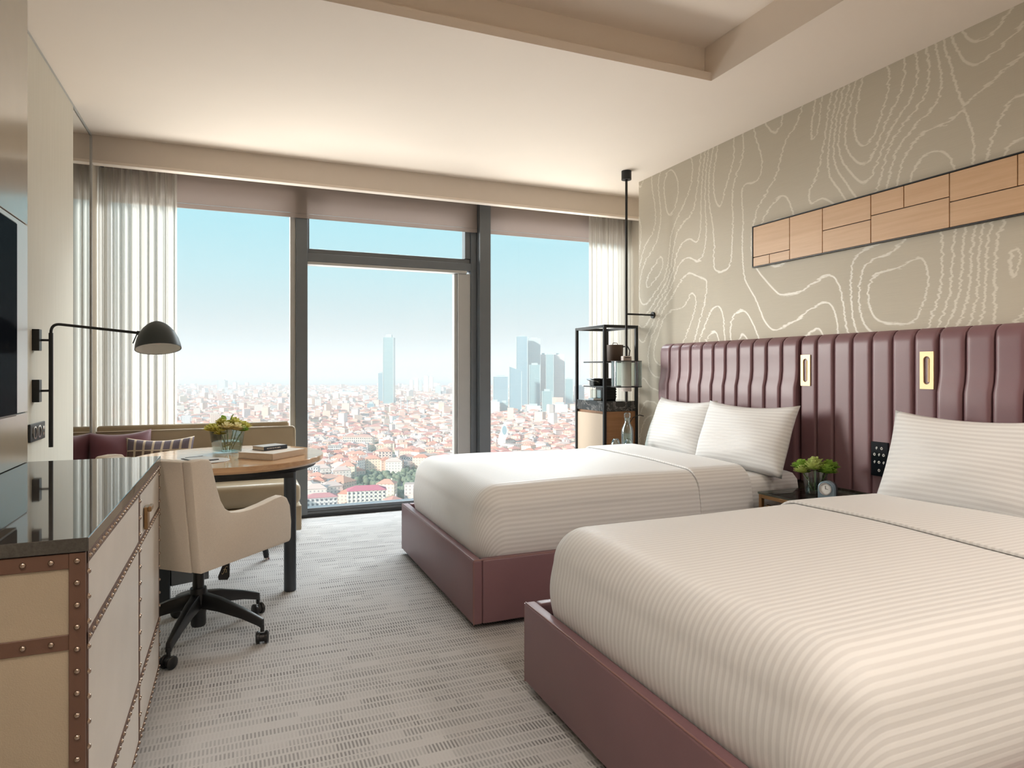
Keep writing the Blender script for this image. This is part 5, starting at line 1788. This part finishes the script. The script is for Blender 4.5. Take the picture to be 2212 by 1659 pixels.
keep = []
trees = []
for p, DD in cand:
    x, y, _ = to_px(p)
    if in_street(x, y) or in_park(x, y):
        trees.append(p); continue
    if any((p.x - bx) ** 2 + (p.y - by) ** 2 < (br + 6) ** 2 for bx, by, br in blocks):
        continue
    if (p - wp).xy.length < 16: continue
    if hr.random() < 0.05:
        trees.append(p); continue
    keep.append((p, DD, x, y))


def seen(x, y, DD):
    yt = y - 14 * F / DD
    if 672 < x < 976: return yt < 1085 and (x < 866 or yt < 968)
    if 1060 < x < 1238: return yt < 955
    if 380 < x < 618: return yt < 896
    return False


keep.sort(key=lambda k_: k_[1])
rest = []
n_ind = 0
HG = 'small houses of the dense city below'
for p, DD, x, y in keep:
    ang_ = hr.choice((-YAW, -YAW + 0.4, -YAW - 0.5, 0.2)) + hr.uniform(-0.15, 0.15)
    if n_ind < 285 and seen(x, y, DD):
        if n_ind < 48:
            t = thing('town_house', 'small pale house with a red tiled roof in the dense city below', 'house', (p.x, p.y, GZ), ang_, HG)
            for nm, me in zip(('walls', 'roof', 'chimney'), SPLIT[hr.randrange(len(SPLIT))]):
                link(nm, me, t)
        else:
            o = link('town_house', PROTO[hr.randrange(len(PROTO))])
            o.location = p; o.rotation_euler = (0, 0, ang_)
            tag(o, 'tiny house among hundreds in the hazy city beyond the window', 'house', 'tiny houses of the hazy city')
        n_ind += 1
    else:
        rest.append((p, ang_, DD))

cm_ = MB()
for p, ang_, DD in rest:
    w, d = hr.uniform(11, 20), hr.uniform(10, 15)
    h = hr.uniform(9, 19)
    if DD > 1300 and hr.random() < 0.04: h = hr.uniform(22, 38)
    k_ = 1.0 + max(0, DD - 1500) * 0.00022
    wc = WALLC[hr.randrange(len(WALLC))]; rc = ROOFC[hr.randrange(len(ROOFC))]
    cbox(cm_, p.x, p.y, w * k_, d * k_, GZ, GZ + h, ang_, wc, 0, (0.62, 0.45, 0.38), 1)
    if hr.random() < 0.72 and h < 22:
        hip(cm_, p.x, p.y, w * k_, d * k_, GZ + h, hr.uniform(1.8, 3.4), ang_, rc, 1)
city = build('distant_city', cm_, ['house_wall', 'house_roof'])
tag(stuff(city), 'countless pale houses with red roofs stretching to the hazy horizon', 'city')

tm = MB()
for p in trees:
    for _ in range(7 if (p.length < 900) else 2):
        q = p + Vector((hr.uniform(-8, 8), hr.uniform(-8, 8), 0)); r_ = hr.uniform(1.9, 4.2)
        tm.blob((q.x, q.y, GZ + r_ * 1.1), r_, r_, r_ * 1.15, 7, 5)
wood = build('city_trees', tm, 'canopy', smooth=True, angle=180)
tag(stuff(wood), 'dull green trees of the park and streets between the red roofs', 'trees')

# haze layer over the city
hz = NT('haze')
vs_ = hz.n('VolumeScatter')
vs_.inputs['Color'].default_value = (1.0, 0.93, 0.90, 1)
vs_.inputs['Density'].default_value = 1.0 / 3700.0
vs_.inputs['Anisotropy'].default_value = 0.0
hz.l(vs_.outputs[0], hz.out.inputs['Volume'])
MAT['haze'] = hz.m
ho = build('haze_layer', box(-6400, 8900, 90, 10500, GZ + 0.05, 160), 'haze')
tag(stuff(ho), 'pale haze lying over the distant city', 'haze')
